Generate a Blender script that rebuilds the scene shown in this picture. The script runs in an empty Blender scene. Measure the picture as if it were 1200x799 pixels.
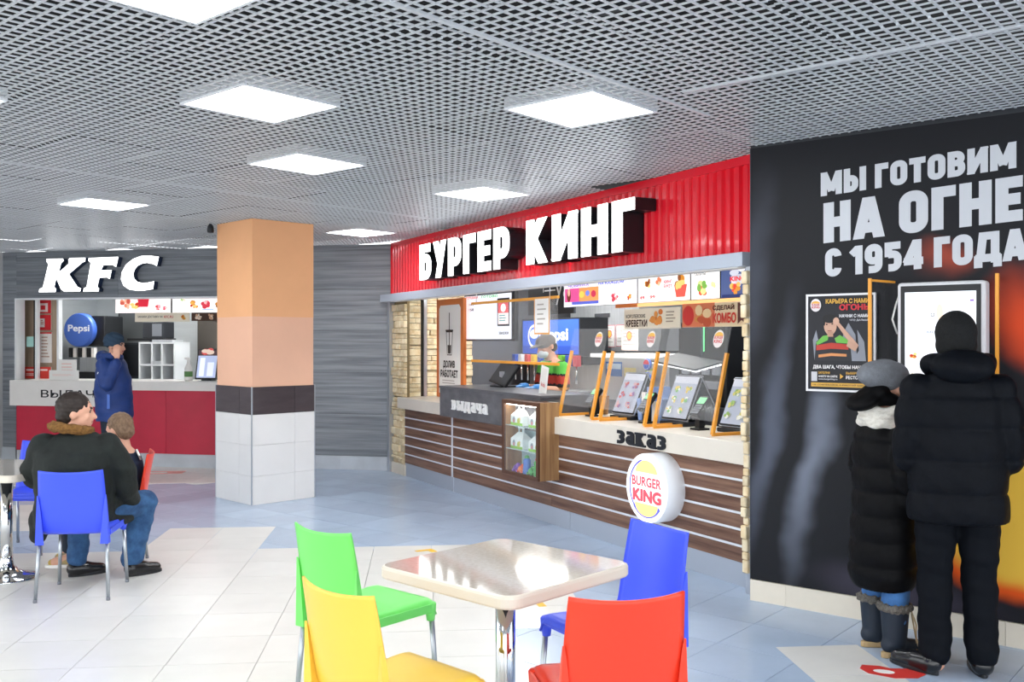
import bpy, bmesh, math, random
import numpy as np
from mathutils import Vector, Matrix, Euler
R = math.radians
random.seed(7)
scene = bpy.context.scene
C = scene.collection

# ------------------------------------------------------------------ camera
EYE = 1.6
cam_d = bpy.data.cameras.new('camera'); cam_d.sensor_width = 36.0; cam_d.lens = 33.6
cam_d.clip_start = 0.05; cam_d.clip_end = 100
cam = bpy.data.objects.new('camera', cam_d); C.objects.link(cam)
cam.location = (0, 0, EYE); cam.rotation_euler = (R(90), 0, 0)
scene.camera = cam

# ------------------------------------------------------------------ world: soft light of the rest of the bright mall hall
w = bpy.data.worlds.new('hall_light'); scene.world = w; w.use_nodes = True
bg = w.node_tree.nodes['Background']
bg.inputs[0].default_value = (0.94, 0.97, 1.0, 1); bg.inputs[1].default_value = 1.75
LAMP = 10.0           # strength of the ceiling panels
KITCHEN_FILL = 26.0  # strength of the unseen panels added inside the kitchens
SIGN_GLOW = 1.6
SCREEN = 0.42
# ------------------------------------------------------------------ exposure
vs = scene.view_settings
scene.display_settings.display_device = 'sRGB'
vs.view_transform = 'Standard'; vs.look = 'None'; vs.gamma = 1.0; vs.use_curve_mapping = False
vs.exposure = 0.98

# ================================================================== helpers
_mats = {}
def lin(c):
    return tuple(((x/12.92) if x <= 0.04045 else ((x+0.055)/1.055)**2.4) for x in c)
def rgb(h):
    h = h.lstrip('#'); return tuple(int(h[i:i+2], 16)/255 for i in (0, 2, 4))
def col4(c):
    c = rgb(c) if isinstance(c, str) else c
    return (*lin(c), 1)
def mat(name, c='#808080', rough=0.5, metal=0.0, spec=0.5, emit=0.0, vary=0.0, scale=(3, 3, 3), bump=0.0, bscale=60, coat=0.0,
        alpha=1.0, trans=0.0, ior=1.45, rand=0.0, c2=None, sheen=0.0):
    if name in _mats: return _mats[name]
    m = bpy.data.materials.new(name); m.use_nodes = True
    nt = m.node_tree; b = nt.nodes['Principled BSDF']
    b.inputs['Base Color'].default_value = col4(c)
    b.inputs['Roughness'].default_value = rough; b.inputs['Metallic'].default_value = metal
    b.inputs['Specular IOR Level'].default_value = spec; b.inputs['IOR'].default_value = ior
    b.inputs['Coat Weight'].default_value = coat; b.inputs['Coat Roughness'].default_value = 0.05
    b.inputs['Transmission Weight'].default_value = trans; b.inputs['Alpha'].default_value = alpha
    b.inputs['Sheen Weight'].default_value = sheen
    if emit:
        b.inputs['Emission Color'].default_value = col4(c); b.inputs['Emission Strength'].default_value = emit
    L = nt.links.new
    if vary or c2 or rand:
        tc = nt.nodes.new('ShaderNodeTexCoord'); mp = nt.nodes.new('ShaderNodeMapping')
        mp.inputs['Scale'].default_value = scale
        oi = nt.nodes.new('ShaderNodeObjectInfo')
        off = nt.nodes.new('ShaderNodeVectorMath'); off.operation = 'MULTIPLY_ADD'
        L(tc.outputs['Object'], mp.inputs['Vector'])
        off.inputs[1].default_value = (1, 1, 1)
        sc = nt.nodes.new('ShaderNodeVectorMath'); sc.operation = 'SCALE'
        sc.inputs[0].default_value = (13.1, 7.7, 5.3); L(oi.outputs['Random'], sc.inputs['Scale'])
        L(mp.outputs[0], off.inputs[0]); L(sc.outputs[0], off.inputs[2])
        nz = nt.nodes.new('ShaderNodeTexNoise'); nz.inputs['Scale'].default_value = 1.0; nz.inputs['Detail'].default_value = 6
        nz.inputs['Roughness'].default_value = 0.6
        L(off.outputs[0], nz.inputs['Vector'])
        mx = nt.nodes.new('ShaderNodeMix'); mx.data_type = 'RGBA'
        base = lin(rgb(c) if isinstance(c, str) else c)
        if c2: other = lin(rgb(c2) if isinstance(c2, str) else c2); lo = base
        else: lo = tuple(x*(1-vary) for x in base); other = tuple(min(1, x*(1+vary)) for x in base)
        mx.inputs[6].default_value = (*lo, 1); mx.inputs[7].default_value = (*other, 1)
        rp = nt.nodes.new('ShaderNodeMapRange'); rp.inputs[1].default_value = 0.35; rp.inputs[2].default_value = 0.65
        L(nz.outputs['Fac'], rp.inputs[0]); L(rp.outputs[0], mx.inputs[0])
        out = mx.outputs[2]
        if rand:
            hs = nt.nodes.new('ShaderNodeHueSaturation')
            mr = nt.nodes.new('ShaderNodeMapRange'); mr.inputs[3].default_value = 1-rand; mr.inputs[4].default_value = 1+rand
            L(oi.outputs['Random'], mr.inputs[0]); L(mr.outputs[0], hs.inputs['Value']); L(out, hs.inputs['Color']); out = hs.outputs[0]
        L(out, b.inputs['Base Color'])
    if bump:
        tc2 = nt.nodes.new('ShaderNodeTexCoord'); nb = nt.nodes.new('ShaderNodeTexNoise'); nb.inputs['Scale'].default_value = bscale
        nb.inputs['Detail'].default_value = 4
        bp = nt.nodes.new('ShaderNodeBump'); bp.inputs['Strength'].default_value = bump; bp.inputs['Distance'].default_value = 0.02
        L(tc2.outputs['Object'], nb.inputs['Vector']); L(nb.outputs['Fac'], bp.inputs['Height']); L(bp.outputs[0], b.inputs['Normal'])
    _mats[name] = m
    return m
def pm(c, emit=0.0, rough=0.55):
    """flat print ink"""
    return mat('ink_%s_%g_%g' % (c, emit, rough), c, rough=rough, emit=emit, spec=0.3)

class MB:
    def __init__(s): s.v = []; s.f = []; s.m = []; s.sm = []
    def add(s, vs_, fs, m=0, smooth=False):
        o = len(s.v); s.v += [tuple(p) for p in vs_]
        for f in fs: s.f.append([i+o for i in f]); s.m.append(m); s.sm.append(smooth)
        return s
    def box(s, x0, x1, y0, y1, z0, z1, m=0):
        return s.add([(x, y, z) for z in (z0, z1) for y in (y0, y1) for x in (x0, x1)],
                     [(0, 2, 3, 1), (4, 5, 7, 6), (0, 1, 5, 4), (2, 6, 7, 3), (0, 4, 6, 2), (1, 3, 7, 5)], m)
    def tbox(s, M, x, y, z, m=0):
        b = MB().box(-x/2, x/2, -y/2, y/2, -z/2, z/2)
        return s.add([M @ Vector(p) for p in b.v], b.f, m)
    def bar(s, p0, p1, w_, t, m=0, up=(0, 0, 1)):
        p0 = Vector(p0); p1 = Vector(p1); d = (p1-p0); L = d.length; d.normalize()
        u = Vector(up)
        if abs(d.dot(u)) > 0.99: u = Vector((0, 1, 0))
        x = d.cross(u).normalized(); y = x.cross(d)
        vs_ = []
        for q in (p0, p1):
            for a, b_ in ((-1, -1), (1, -1), (1, 1), (-1, 1)): vs_.append(q+x*a*w_/2+y*b_*t/2)
        return s.add(vs_, [(3, 2, 1, 0), (4, 5, 6, 7)]+[(i, (i+1) % 4, 4+(i+1) % 4, 4+i) for i in range(4)], m)
    def tube(s, pts, r, n=10, m=0, cap=True, smooth=True):
        pts = [Vector(p) for p in pts]; k = len(pts)
        rs = r if isinstance(r, (list, tuple)) else [r]*k
        vs_ = []; prev = None
        for i, p in enumerate(pts):
            d = (pts[min(i+1, k-1)]-pts[max(i-1, 0)]).normalized()
            a = Vector((0, 0, 1)) if abs(d.z) < 0.9 else Vector((1, 0, 0))
            if prev is not None: a = prev
            x = (a-d*a.dot(d)).normalized(); y = d.cross(x); prev = x
            for j in range(n):
                t = 2*math.pi*j/n; vs_.append(p+(x*math.cos(t)+y*math.sin(t))*rs[i])
        fs = [(i*n+j, i*n+(j+1) % n, (i+1)*n+(j+1) % n, (i+1)*n+j) for i in range(k-1) for j in range(n)]
        s.add(vs_, fs, m, smooth)
        if cap:
            o = len(s.v)-len(vs_)
            s.f.append([o+j for j in range(n)][::-1]); s.m.append(m); s.sm.append(False)
            s.f.append([o+(k-1)*n+j for j in range(n)]); s.m.append(m); s.sm.append(False)
        return s
    def lathe(s, prof, n=24, c=(0, 0, 0), m=0, smooth=True):
        vs_ = []
        for r, z in prof:
            for j in range(n):
                t = 2*math.pi*j/n; vs_.append((c[0]+r*math.cos(t), c[1]+r*math.sin(t), c[2]+z))
        k = len(prof)
        fs = [(i*n+j, i*n+(j+1) % n, (i+1)*n+(j+1) % n, (i+1)*n+j) for i in range(k-1) for j in range(n)]
        fs += [tuple(range(n))[::-1], tuple((k-1)*n+j for j in range(n))]
        return s.add(vs_, fs, m, smooth)
    def ell(s, c, r, nu=16, nv=10, M=None, m=0):
        vs_ = []; c = Vector(c)
        for i in range(nv+1):
            ph = math.pi*i/nv
            for j in range(nu):
                t = 2*math.pi*j/nu
                p = Vector((r[0]*math.sin(ph)*math.cos(t), r[1]*math.sin(ph)*math.sin(t), -r[2]*math.cos(ph)))
                if M is not None: p = M @ p
                vs_.append(c+p)
        fs = []
        for i in range(nv):
            for j in range(nu):
                a, b_, c_, d = i*nu+j, i*nu+(j+1) % nu, (i+1)*nu+(j+1) % nu, (i+1)*nu+j
                fs.append((a, b_, c_, d))
        return s.add(vs_, fs, m, True)
    def prism(s, poly, y0, y1, m=0):
        """poly of (x,z), extruded along y"""
        n = len(poly)
        s.add([(x, y0, z) for x, z in poly]+[(x, y1, z) for x, z in poly],
              [tuple(range(n)), tuple(range(2*n-1, n-1, -1))]+[(i, n+i, n+(i+1) % n, (i+1) % n) for i in range(n)], m)
        return s
    def slab(s, poly, z0, z1, m=0):
        """poly of (x,y), extruded along z"""
        n = len(poly)
        s.add([(x, y, z0) for x, y in poly]+[(x, y, z1) for x, y in poly],
              [tuple(range(n))[::-1], tuple(range(n, 2*n))]+[(i, (i+1) % n, n+(i+1) % n, n+i) for i in range(n)], m)
        return s
    def sheet(s, fn, nu, nv, t, m=0, smooth=True):
        """closed thin sheet around the surface fn(u,v), u,v in 0..1; t = thickness"""
        P = [[Vector(fn(i/nu, j/nv)) for i in range(nu+1)] for j in range(nv+1)]
        N = []
        for j in range(nv+1):
            row = []
            for i in range(nu+1):
                du = P[j][min(i+1, nu)]-P[j][max(i-1, 0)]; dv = P[min(j+1, nv)][i]-P[max(j-1, 0)][i]
                n_ = du.cross(dv); row.append(n_.normalized() if n_.length > 1e-9 else Vector((0, 0, 1)))
            N.append(row)
        W = nu+1; K = W*(nv+1)
        vs_ = [P[j][i]+N[j][i]*t/2 for j in range(nv+1) for i in range(W)]+[P[j][i]-N[j][i]*t/2 for j in range(nv+1) for i in range(W)]
        fs = []
        for j in range(nv):
            for i in range(nu):
                a = j*W+i; fs.append((a, a+1, a+W+1, a+W)); fs.append((K+a, K+a+W, K+a+W+1, K+a+1))
        for i in range(nu):
            fs.append((i, K+i, K+i+1, i+1)); a = nv*W+i; fs.append((a, a+1, K+a+1, K+a))
        for j in range(nv):
            a = j*W; fs.append((a, a+W, K+a+W, K+a)); a = j*W+nu; fs.append((a, K+a, K+a+W, a+W))
        return s.add(vs_, fs, m, smooth)
    def mesh(s, name, mats):
        me = bpy.data.meshes.new(name); me.from_pydata(s.v, [], s.f)
        for m in (mats if isinstance(mats, (list, tuple)) else [mats]): me.materials.append(m)
        me.polygons.foreach_set('material_index', s.m); me.polygons.foreach_set('use_smooth', s.sm)
        me.update(); return me
    def build(s, name, mats, parent=None, loc=(0, 0, 0), rot=(0, 0, 0), bevel=0, seg=2, recalc=False):
        me = s.mesh(name, mats)
        if recalc:
            bm = bmesh.new(); bm.from_mesh(me); bmesh.ops.recalc_face_normals(bm, faces=bm.faces); bm.to_mesh(me); bm.free()
        return place(name, me, parent, loc, rot, bevel, seg)
def place(name, me, parent=None, loc=(0, 0, 0), rot=(0, 0, 0), bevel=0, seg=2):
    o = bpy.data.objects.new(name, me); C.objects.link(o)
    o.location = loc; o.rotation_euler = rot
    if parent is not None: o.parent = parent
    if bevel:
        b = o.modifiers.new('bevel', 'BEVEL'); b.width = bevel; b.segments = seg; b.limit_method = 'ANGLE'; b.angle_limit = R(40)
    return o
def tag(o, label=None, cat=None, group=None, kind=None):
    if label: o['label'] = label
    if cat: o['category'] = cat
    if group: o['group'] = group
    if kind: o['kind'] = kind
    return o
def thing(name, label, cat, loc=(0, 0, 0), rz=0, group=None):
    o = bpy.data.objects.new(name, None); C.objects.link(o); o.empty_display_size = 0.1
    o.location = loc; o.rotation_euler = (0, 0, rz); return tag(o, label, cat, group)
def struct(o): o['kind'] = 'structure'; return o
def copy_tree(o, parent=None):
    c = o.copy(); C.objects.link(c); c.parent = parent
    for ch in list(o.children): copy_tree(ch, c)
    return c

# ---- frames of the three fronts: local x runs along the front, local y goes behind it
class Frame:
    def __init__(s, ox, oy, ang): s.o = Vector((ox, oy, 0)); s.a = ang; s.u = Vector((math.cos(ang), math.sin(ang), 0)); s.v = Vector((-math.sin(ang), math.cos(ang), 0))
    def p(s, x, y=0, z=0): return s.o+s.u*x+s.v*y+Vector((0, 0, z))
    def thing(s, name, label, cat, x, y, z, rz=0, group=None): return thing(name, label, cat, s.p(x, y, z), s.a+rz, group)
BK = Frame(-1.51, 11.79, R(-61.61))
KF = Frame(-6.9, 12.95, R(-12.0))
WR = Frame(1.478, 5.914, R(-38.72))

# ---- lettering
_txt = {}
def text2d(body, off=0.0):
    k = (body, off)
    if k in _txt: return _txt[k]
    cu = bpy.data.curves.new('t', 'FONT'); cu.body = body; cu.offset = off; cu.resolution_u = 3; cu.fill_mode = 'BOTH'; cu.size = 1
    o = bpy.data.objects.new('t', cu); C.objects.link(o)
    dg = bpy.context.evaluated_depsgraph_get(); dg.update()
    me = bpy.data.meshes.new_from_object(o.evaluated_get(dg))
    key = {}; vs_ = []; idx = []
    for v in me.vertices:
        q = (round(v.co.x, 5), round(v.co.y, 5))
        if q not in key: key[q] = len(vs_); vs_.append(q)
        idx.append(key[q])
    fs = []; seen = set()
    for p in me.polygons:
        f = [idx[i] for i in p.vertices]
        if len(set(f)) < 3: continue
        ks = frozenset(f)
        if ks in seen: continue
        seen.add(ks)
        a = sum(vs_[f[i]][0]*vs_[f[(i+1) % len(f)]][1]-vs_[f[(i+1) % len(f)]][0]*vs_[f[i]][1] for i in range(len(f)))
        if abs(a) < 1e-9: continue
        fs.append(f if a > 0 else f[::-1])
    bpy.data.objects.remove(o); bpy.data.curves.remove(cu); bpy.data.meshes.remove(me)
    _txt[k] = (vs_, fs); return _txt[k]
_raw = text2d
def text2d(body, off=0.0):
    """heavier weight from shifted copies, so counters stay open"""
    if off <= 0: return _raw(body, 0.0)
    k = (body, off, 'b')
    if k in _txt: return _txt[k]
    v0, f0 = _raw(body, 0.0); vs_ = []; fs = []
    for dx, dy in ((0, 0), (1, 0), (-1, 0), (0, 1), (0, -1), (.7, .7), (-.7, .7), (.7, -.7), (-.7, -.7)):
        o = len(vs_); vs_ += [(x+dx*off, y+dy*off) for x, y in v0]; fs += [[i+o for i in f] for f in f0]
    _txt[k] = (vs_, fs); return _txt[k]
def fit(vs_, x0, x1, z0, z1):
    xs = [p[0] for p in vs_]; ys = [p[1] for p in vs_]
    a, b_, c, d = min(xs), max(xs), min(ys), max(ys)
    return [(x0+(x-a)/(b_-a)*(x1-x0), z0+(y-c)/(d-c)*(z1-z0)) for x, y in vs_]
def solid(m, vs2, fs, y0, y1, mf=0, msd=0, face=True, side=True, lay=None):
    """extrude flat glyph (x,z) from front y0 (towards -y) back to y1"""
    n = len(vs2)
    g_ = lambda i: (lay[i] if lay else 0)*0.00006
    if face: m.add([(x, y0-g_(i), z) for i, (x, z) in enumerate(vs2)], [tuple(f) for f in fs], mf)
    if side:
        cnt = {}
        for f in fs:
            for i in range(len(f)):
                e = (f[i], f[(i+1) % len(f)]); cnt[e] = cnt.get(e, 0)+1
        be = [e for e in cnt if (e[1], e[0]) not in cnt]
        m.add([(x, y0-g_(i), z) for i, (x, z) in enumerate(vs2)]+[(x, y1+g_(i), z) for i, (x, z) in enumerate(vs2)], [(a, n+a, n+b_, b_) for a, b_ in be], msd)
        m.add([(x, y1+g_(i), z) for i, (x, z) in enumerate(vs2)], [tuple(f[::-1]) for f in fs], msd)

# ---- heavy condensed block capitals drawn stroke by stroke; unit height
def _arc(cx, cy, rx, ry, a0, a1, n=7): return [(cx+rx*math.cos(R(a0+(a1-a0)*i/n)), cy+ry*math.sin(R(a0+(a1-a0)*i/n))) for i in range(n+1)]
def glyph(ch, w):
    t = w/2; u = 1-t; r = 0.165
    def ring(W, y0=t, y1=u): return _arc(W-t-r, y1-r, r, r, 0, 90)+_arc(t+r, y1-r, r, r, 90, 180)+_arc(t+r, y0+r, r, r, 180, 270)+_arc(W-t-r, y0+r, r, r, 270, 360)
    def bowl(W, y0, y1):
        q = min(r, (y1-y0)/2); return [(t, y1)]+_arc(W-t-q, y1-q, q, q, 90, 0)+_arc(W-t-q, y0+q, q, q, 0, -90)+[(t, y0)]
    m = 0.5; O = True; S_ = False; V = [(t, 0), (t, 1)]
    G = {'Н': (.64, [(V, S_), ([(.64-t, 0), (.64-t, 1)], S_), ([(t, m), (.64-t, m)], S_)]),
         'К': (.66, [(V, S_), ([(t*.8, .40), (.66-t*1.0, 1.1)], S_), ([(t*1.2, .66), (.66-t*.9, -.1)], S_)]),
         'И': (.68, [(V, S_), ([(.68-t, 0), (.68-t, 1)], S_), ([(t*.7, -.02), (.68-t*.7, 1.02)], S_)]),
         'Г': (.50, [(V, S_), ([(t, u), (.50, u)], S_)]),
         'Е': (.52, [(V, S_), ([(t, u), (.52, u)], S_), ([(t, t), (.52, t)], S_), ([(t, m), (.48, m)], S_)]),
         'Б': (.58, [(V, S_), ([(t, u), (.54, u)], S_), (bowl(.58, t, .60), S_)]),
         'Р': (.58, [(V, S_), (bowl(.58, .36, u), S_)]),
         'В': (.60, [(V, S_), (bowl(.58, .53, u), S_), (bowl(.60, t, .53), S_)]),
         'У': (.62, [([(t*.8, 1.1), (.36, .34)], S_), ([(.62-t*.8, 1.1), (.22, -.1)], S_)]),
         'М': (.84, [(V, S_), ([(.84-t, 0), (.84-t, 1)], S_), ([(t*.8, 1.06), (.42, .18)], S_), ([(.84-t*.8, 1.06), (.42, .18)], S_)]),
         'Ы': (.86, [(V, S_), (bowl(.56, t, .58), S_), ([(.86-t, 0), (.86-t, 1)], S_)]),
         'О': (.62, [(ring(.62), O)]), 'Т': (.58, [([(.29, 0), (.29, 1)], S_), ([(0, u), (.58, u)], S_)]),
         'А': (.68, [([(t*.75, -.06), (.34, 1.06)], S_), ([(.68-t*.75, -.06), (.34, 1.06)], S_), ([(.16, .26), (.52, .26)], S_)]),
         'С': (.58, [(_arc(.58-t-r, u-r, r, r, 0, 90)+_arc(t+r, u-r, r, r, 90, 180)+_arc(t+r, t+r, r, r, 180, 270)+_arc(.58-t-r, t+r, r, r, 270, 360), S_)]),
         'Д': (.74, [([(.16, w), (.24, 1.0)], S_), ([(.62-t*.3, 0), (.62-t*.3, 1)], S_), ([(.17, u), (.62, u)], S_), ([(0, t+.04), (.74, t+.04)], S_), ([(t*.7, -.14), (t*.7, w)], S_), ([(.74-t*.7, -.14), (.74-t*.7, w)], S_)]),
         '1': (.40, [([(.40-t, 0), (.40-t, 1)], S_), ([(.02, .70), (.40-t, .95)], S_)]),
         '9': (.60, [(ring(.60, .42, u), O), ([(.60-t, .62)]+_arc(.60-t-r, t+r, r, r, 0, -90)+[(t*1.1, t)], S_)]),
         '5': (.56, [([(t, .5), (t, 1)], S_), ([(t, u), (.52, u)], S_), (bowl(.56, t, .58), S_)]),
         '4': (.62, [([(.48-t*.3, 0), (.48-t*.3, 1)], S_), ([(0, .28), (.62, .28)], S_), ([(t*.6, .22), (.44, 1.04)], S_)])}
    q = (.58-t)/2; q2 = .17
    G['а'] = (.60, [([(.60-t, 0), (.60-t, u-r)]+_arc(.60-t-r, u-r, r, r, 0, 90)+[(.08, u)], S_), ([(.60-t, .58)]+_arc(t+q, .58-q, q, q, 90, 180)+_arc(t+q, t+q, q, q, 180, 270)+[(.60-t, t)], S_)])
    G['ч'] = (.60, [([(t, 1), (t, .60)]+_arc(t+q2, .40+q2, q2, q2, 180, 270)+[(.60-t, .40)], S_), ([(.60-t, 0), (.60-t, 1)], S_)])
    G['з'] = (.54, [([(.02, u)]+_arc(.54-t-.2, u-.19, .2, .19, 90, -90)+[(.18, u-.38)], S_), ([(.18, .50)]+_arc(.54-t-.19, t+.19, .19, .19, 90, -90)+[(.02, t)], S_)])
    for lo_, up_ in (('в', 'В'), ('ы', 'Ы'), ('д', 'Д'), ('к', 'К')): G[lo_] = G[up_]
    W, st = G[ch]; lo = -0.14 if ch in 'Дд' else 0.0
    vs_ = []; fs = []; lay = []
    def clip(poly):
        for s_, lim in ((1, lo), (-1, 1.0)):
            out = []
            for i in range(len(poly)):
                a, b = poly[i], poly[(i+1) % len(poly)]; da = (a[1]-lim)*s_; db = (b[1]-lim)*s_
                if da >= 0: out.append(a)
                if da*db < 0: k = da/(da-db); out.append((a[0]+(b[0]-a[0])*k, a[1]+(b[1]-a[1])*k))
            poly = out
        return poly
    for si, (pts, closed) in enumerate(st):
        lay += [max(0, si-1)]*(len(vs_)-len(lay))
        n = len(pts); Lr = []
        for i in range(n):
            a = pts[i-1] if (i or closed) else pts[0]; b = pts[(i+1) % n] if (i < n-1 or closed) else pts[-1]
            if closed or 0 < i < n-1:
                d1 = Vector((pts[i][0]-a[0], pts[i][1]-a[1])); d2 = Vector((b[0]-pts[i][0], b[1]-pts[i][1]))
                d1 = d1.normalized() if d1.length > 1e-7 else d2.normalized(); d2 = d2.normalized() if d2.length > 1e-7 else d1
                d = (d1+d2).normalized(); k = 1/max(.5, d.dot(d1))
            else: d = Vector((b[0]-a[0], b[1]-a[1])).normalized(); k = 1
            nx, ny = -d.y*t*k, d.x*t*k
            Lr.append(((pts[i][0]-nx, pts[i][1]-ny), (pts[i][0]+nx, pts[i][1]+ny)))
        if n == 2:
            q = clip([Lr[0][0], Lr[1][0], Lr[1][1], Lr[0][1]])
            o = len(vs_); vs_ += q; fs.append(list(range(o, o+len(q))))
        else:
            o = len(vs_)
            for a, b in Lr: vs_ += [a, b]
            for i in range(n if closed else n-1):
                j = (i+1) % n; f = [o+2*i, o+2*j, o+2*j+1, o+2*i+1]
                fs.append(f)
    out = []
    for f in fs:
        a = sum(vs_[f[i]][0]*vs_[f[(i+1) % len(f)]][1]-vs_[f[(i+1) % len(f)]][0]*vs_[f[i]][1] for i in range(len(f)))
        out.append(f if a > 0 else f[::-1])
    lay += [len(st)-1]*(len(vs_)-len(lay))
    return W, vs_, out, lay

class Print(MB):
    """flat printed graphics in the local x-z plane, facing -y; each layer 0.4 mm above the last"""
    def __init__(s, emit=0.0, rough=0.5): MB.__init__(s); s.mats = []; s.k = 0; s.e = emit; s.r = rough
    def mi(s, c):
        m = pm(c, s.e, s.r)
        if m not in s.mats: s.mats.append(m)
        return s.mats.index(m)
    def y(s): s.k += 1; return -0.0004*s.k
    def rect(s, x0, x1, z0, z1, c):
        y = s.y(); s.add([(x0, y, z0), (x1, y, z0), (x1, y, z1), (x0, y, z1)], [(0, 1, 2, 3)], s.mi(c)); return s
    def poly(s, pts, c):
        y = s.y(); s.add([(x, y, z) for x, z in pts], [tuple(range(len(pts)))], s.mi(c)); return s
    def disc(s, x, z, rx, rz, c, n=20, a0=0, a1=360):
        pts = [(x+rx*math.cos(R(a0+(a1-a0)*i/n)), z+rz*math.sin(R(a0+(a1-a0)*i/n))) for i in range(n+(a1-a0 < 360))]
        return s.poly(pts, c)
    def ring(s, x, z, r0, r1, c, a0=0, a1=360, n=24, sx=1):
        y = s.y(); vs_ = []
        for i in range(n+1):
            t = R(a0+(a1-a0)*i/n)
            for r in (r0, r1): vs_.append((x+r*math.cos(t)*sx, y, z+r*math.sin(t)))
        s.add(vs_, [(2*i, 2*i+1, 2*i+3, 2*i+2) for i in range(n)], s.mi(c)); return s
    def text(s, body, x0, x1, z0, z1, c, off=0.02):
        vs_, fs = text2d(body, off)
        y = s.y(); k = max(1, len(vs_)//9) if off > 0 else 10**9
        s.add([(x, y-0.00003*(i//k), z) for i, (x, z) in enumerate(fit(vs_, x0, x1, z0, z1))], [tuple(f) for f in fs], s.mi(c)); return s
    def lines(s, x0, x1, z0, z1, n, c, fill=0.5, seed=1):
        rnd = random.Random(seed); h = (z1-z0)/n
        for i in range(n):
            s.rect(x0, x0+(x1-x0)*rnd.uniform(0.65, 1.0), z1-h*(i+fill), z1-h*i, c)
        return s
    def food(s, x, z, r, seed=0, cols=('#c8842e', '#e0a94c', '#8a4a1e', '#b83a22', '#e8c878')):
        rnd = random.Random(seed)
        for i in range(9):
            s.disc(x+rnd.uniform(-.6, .6)*r, z+rnd.uniform(-.5, .5)*r, r*rnd.uniform(.25, .5), r*rnd.uniform(.2, .42), rnd.choice(cols), n=10)
        return s
    def put(s, name, parent, loc=(0, 0, 0), rot=(0, 0, 0)): return s.build(name, s.mats, parent, loc, rot)

# ---- organic bodies: closed pieces fused into one continuous skin
def cap(m, p0, p1, r0, r1, n=12):
    p0 = Vector(p0); p1 = Vector(p1); d = p1-p0; L = d.length
    q = d.to_track_quat('Z', 'Y').to_matrix()
    prof = []
    for i in range(0, 5): t = math.pi/2*(1-i/4); prof.append((r0*math.cos(t), -r0*math.sin(t)))
    for i in range(0, 5): t = math.pi/2*i/4; prof.append((r1*math.cos(t), L+r1*math.sin(t)))
    prof = [(max(r, 1e-4), z) for r, z in prof]
    t = MB().lathe(prof, n)
    m.add([p0+q @ Vector(v) for v in t.v], t.f)
def limb(m, pts, rs):
    for i in range(len(pts)-1): cap(m, pts[i], pts[i+1], rs[i], rs[i+1])
def loft(m, rings, n=20):
    """rings: (x,y,z,rx,ry[,rot]) ellipses stacked along z"""
    vs_ = []
    for r in rings:
        x, y, z, rx, ry = r[:5]; a = r[5] if len(r) > 5 else 0
        for j in range(n):
            t = 2*math.pi*j/n; ex, ey = rx*math.cos(t), ry*math.sin(t)
            vs_.append((x+ex*math.cos(a)-ey*math.sin(a), y+ex*math.sin(a)+ey*math.cos(a), z))
    k = len(rings)
    fs = [(i*n+j, i*n+(j+1) % n, (i+1)*n+(j+1) % n, (i+1)*n+j) for i in range(k-1) for j in range(n)]
    fs += [tuple(range(n))[::-1], tuple((k-1)*n+j for j in range(n))]
    if rings[-1][2] < rings[0][2]: fs = [f[::-1] for f in fs]
    m.add(vs_, fs)
def blob(name, m, voxel, smooth, mats, parent=None, loc=(0, 0, 0), rz=0, disp=None, matfn=None):
    me = m.mesh('tmp', [])
    o = bpy.data.objects.new('tmp', me); C.objects.link(o)
    r = o.modifiers.new('r', 'REMESH'); r.mode = 'VOXEL'; r.voxel_size = voxel
    if smooth: s_ = o.modifiers.new('s', 'SMOOTH'); s_.factor = 0.5; s_.iterations = smooth
    dg = bpy.context.evaluated_depsgraph_get(); dg.update()
    out = bpy.data.meshes.new_from_object(o.evaluated_get(dg))
    bpy.data.objects.remove(o); bpy.data.meshes.remove(me)
    out.name = name; out.materials.clear()
    for x in (mats if isinstance(mats, (list, tuple)) else [mats]): out.materials.append(x)
    n = len(out.vertices); co = np.empty(n*3, np.float32); out.vertices.foreach_get('co', co); co = co.reshape(-1, 3)
    if disp is not None:
        no = np.empty(n*3, np.float32); out.vertices.foreach_get('normal', no); no = no.reshape(-1, 3)
        co = co+no*disp(co, no)[:, None]
        out.vertices.foreach_set('co', co.astype(np.float32).ravel())
    if matfn is not None:
        k = len(out.polygons); ce = np.empty(k*3, np.float32); out.polygons.foreach_get('center', ce)
        out.polygons.foreach_set('material_index', matfn(ce.reshape(-1, 3)).astype(np.int32))
    else: out.polygons.foreach_set('material_index', np.zeros(len(out.polygons), np.int32))
    out.polygons.foreach_set('use_smooth', np.ones(len(out.polygons), bool)); out.update()
    return place(name, out, parent, loc, (0, 0, rz))
def hand(m, wrist, fwd, pal, side, s=1.0, curl=0.5):
    """five-fingered hand: fwd = towards fingertips, pal = out of the palm, side = +1/-1 where the thumb leaves"""
    W = Vector(wrist); f = Vector(fwd).normalized(); p = Vector(pal); p = (p-f*p.dot(f)).normalized(); x = f.cross(p)*side
    for k in range(4):
        cap(m, W+x*(0.024-0.016*k)*s*0.6, W+f*0.085*s+x*(0.033-0.021*k)*s, 0.014*s, 0.0115*s, 8)
    for k, L in enumerate((0.068, 0.078, 0.072, 0.055)):
        b = W+f*0.088*s+x*(0.033-0.021*k)*s
        d1 = (f*math.cos(curl)+p*math.sin(curl)); d2 = (f*math.cos(curl*2.1)+p*math.sin(curl*2.1))
        a = b+d1*L*0.55*s; e = a+d2*L*0.5*s
        cap(m, b, a, 0.0098*s, 0.0088*s, 8); cap(m, a, e, 0.0088*s, 0.0074*s, 8)
    b = W+f*0.02*s+x*0.024*s; a = b+(x*0.9+f*0.75+p*0.35).normalized()*0.042*s; e = a+(f*0.9+p*0.45+x*0.1).normalized()*0.035*s
    cap(m, b, a, 0.0125*s, 0.0105*s, 8); cap(m, a, e, 0.0105*s, 0.0085*s, 8)
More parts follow.
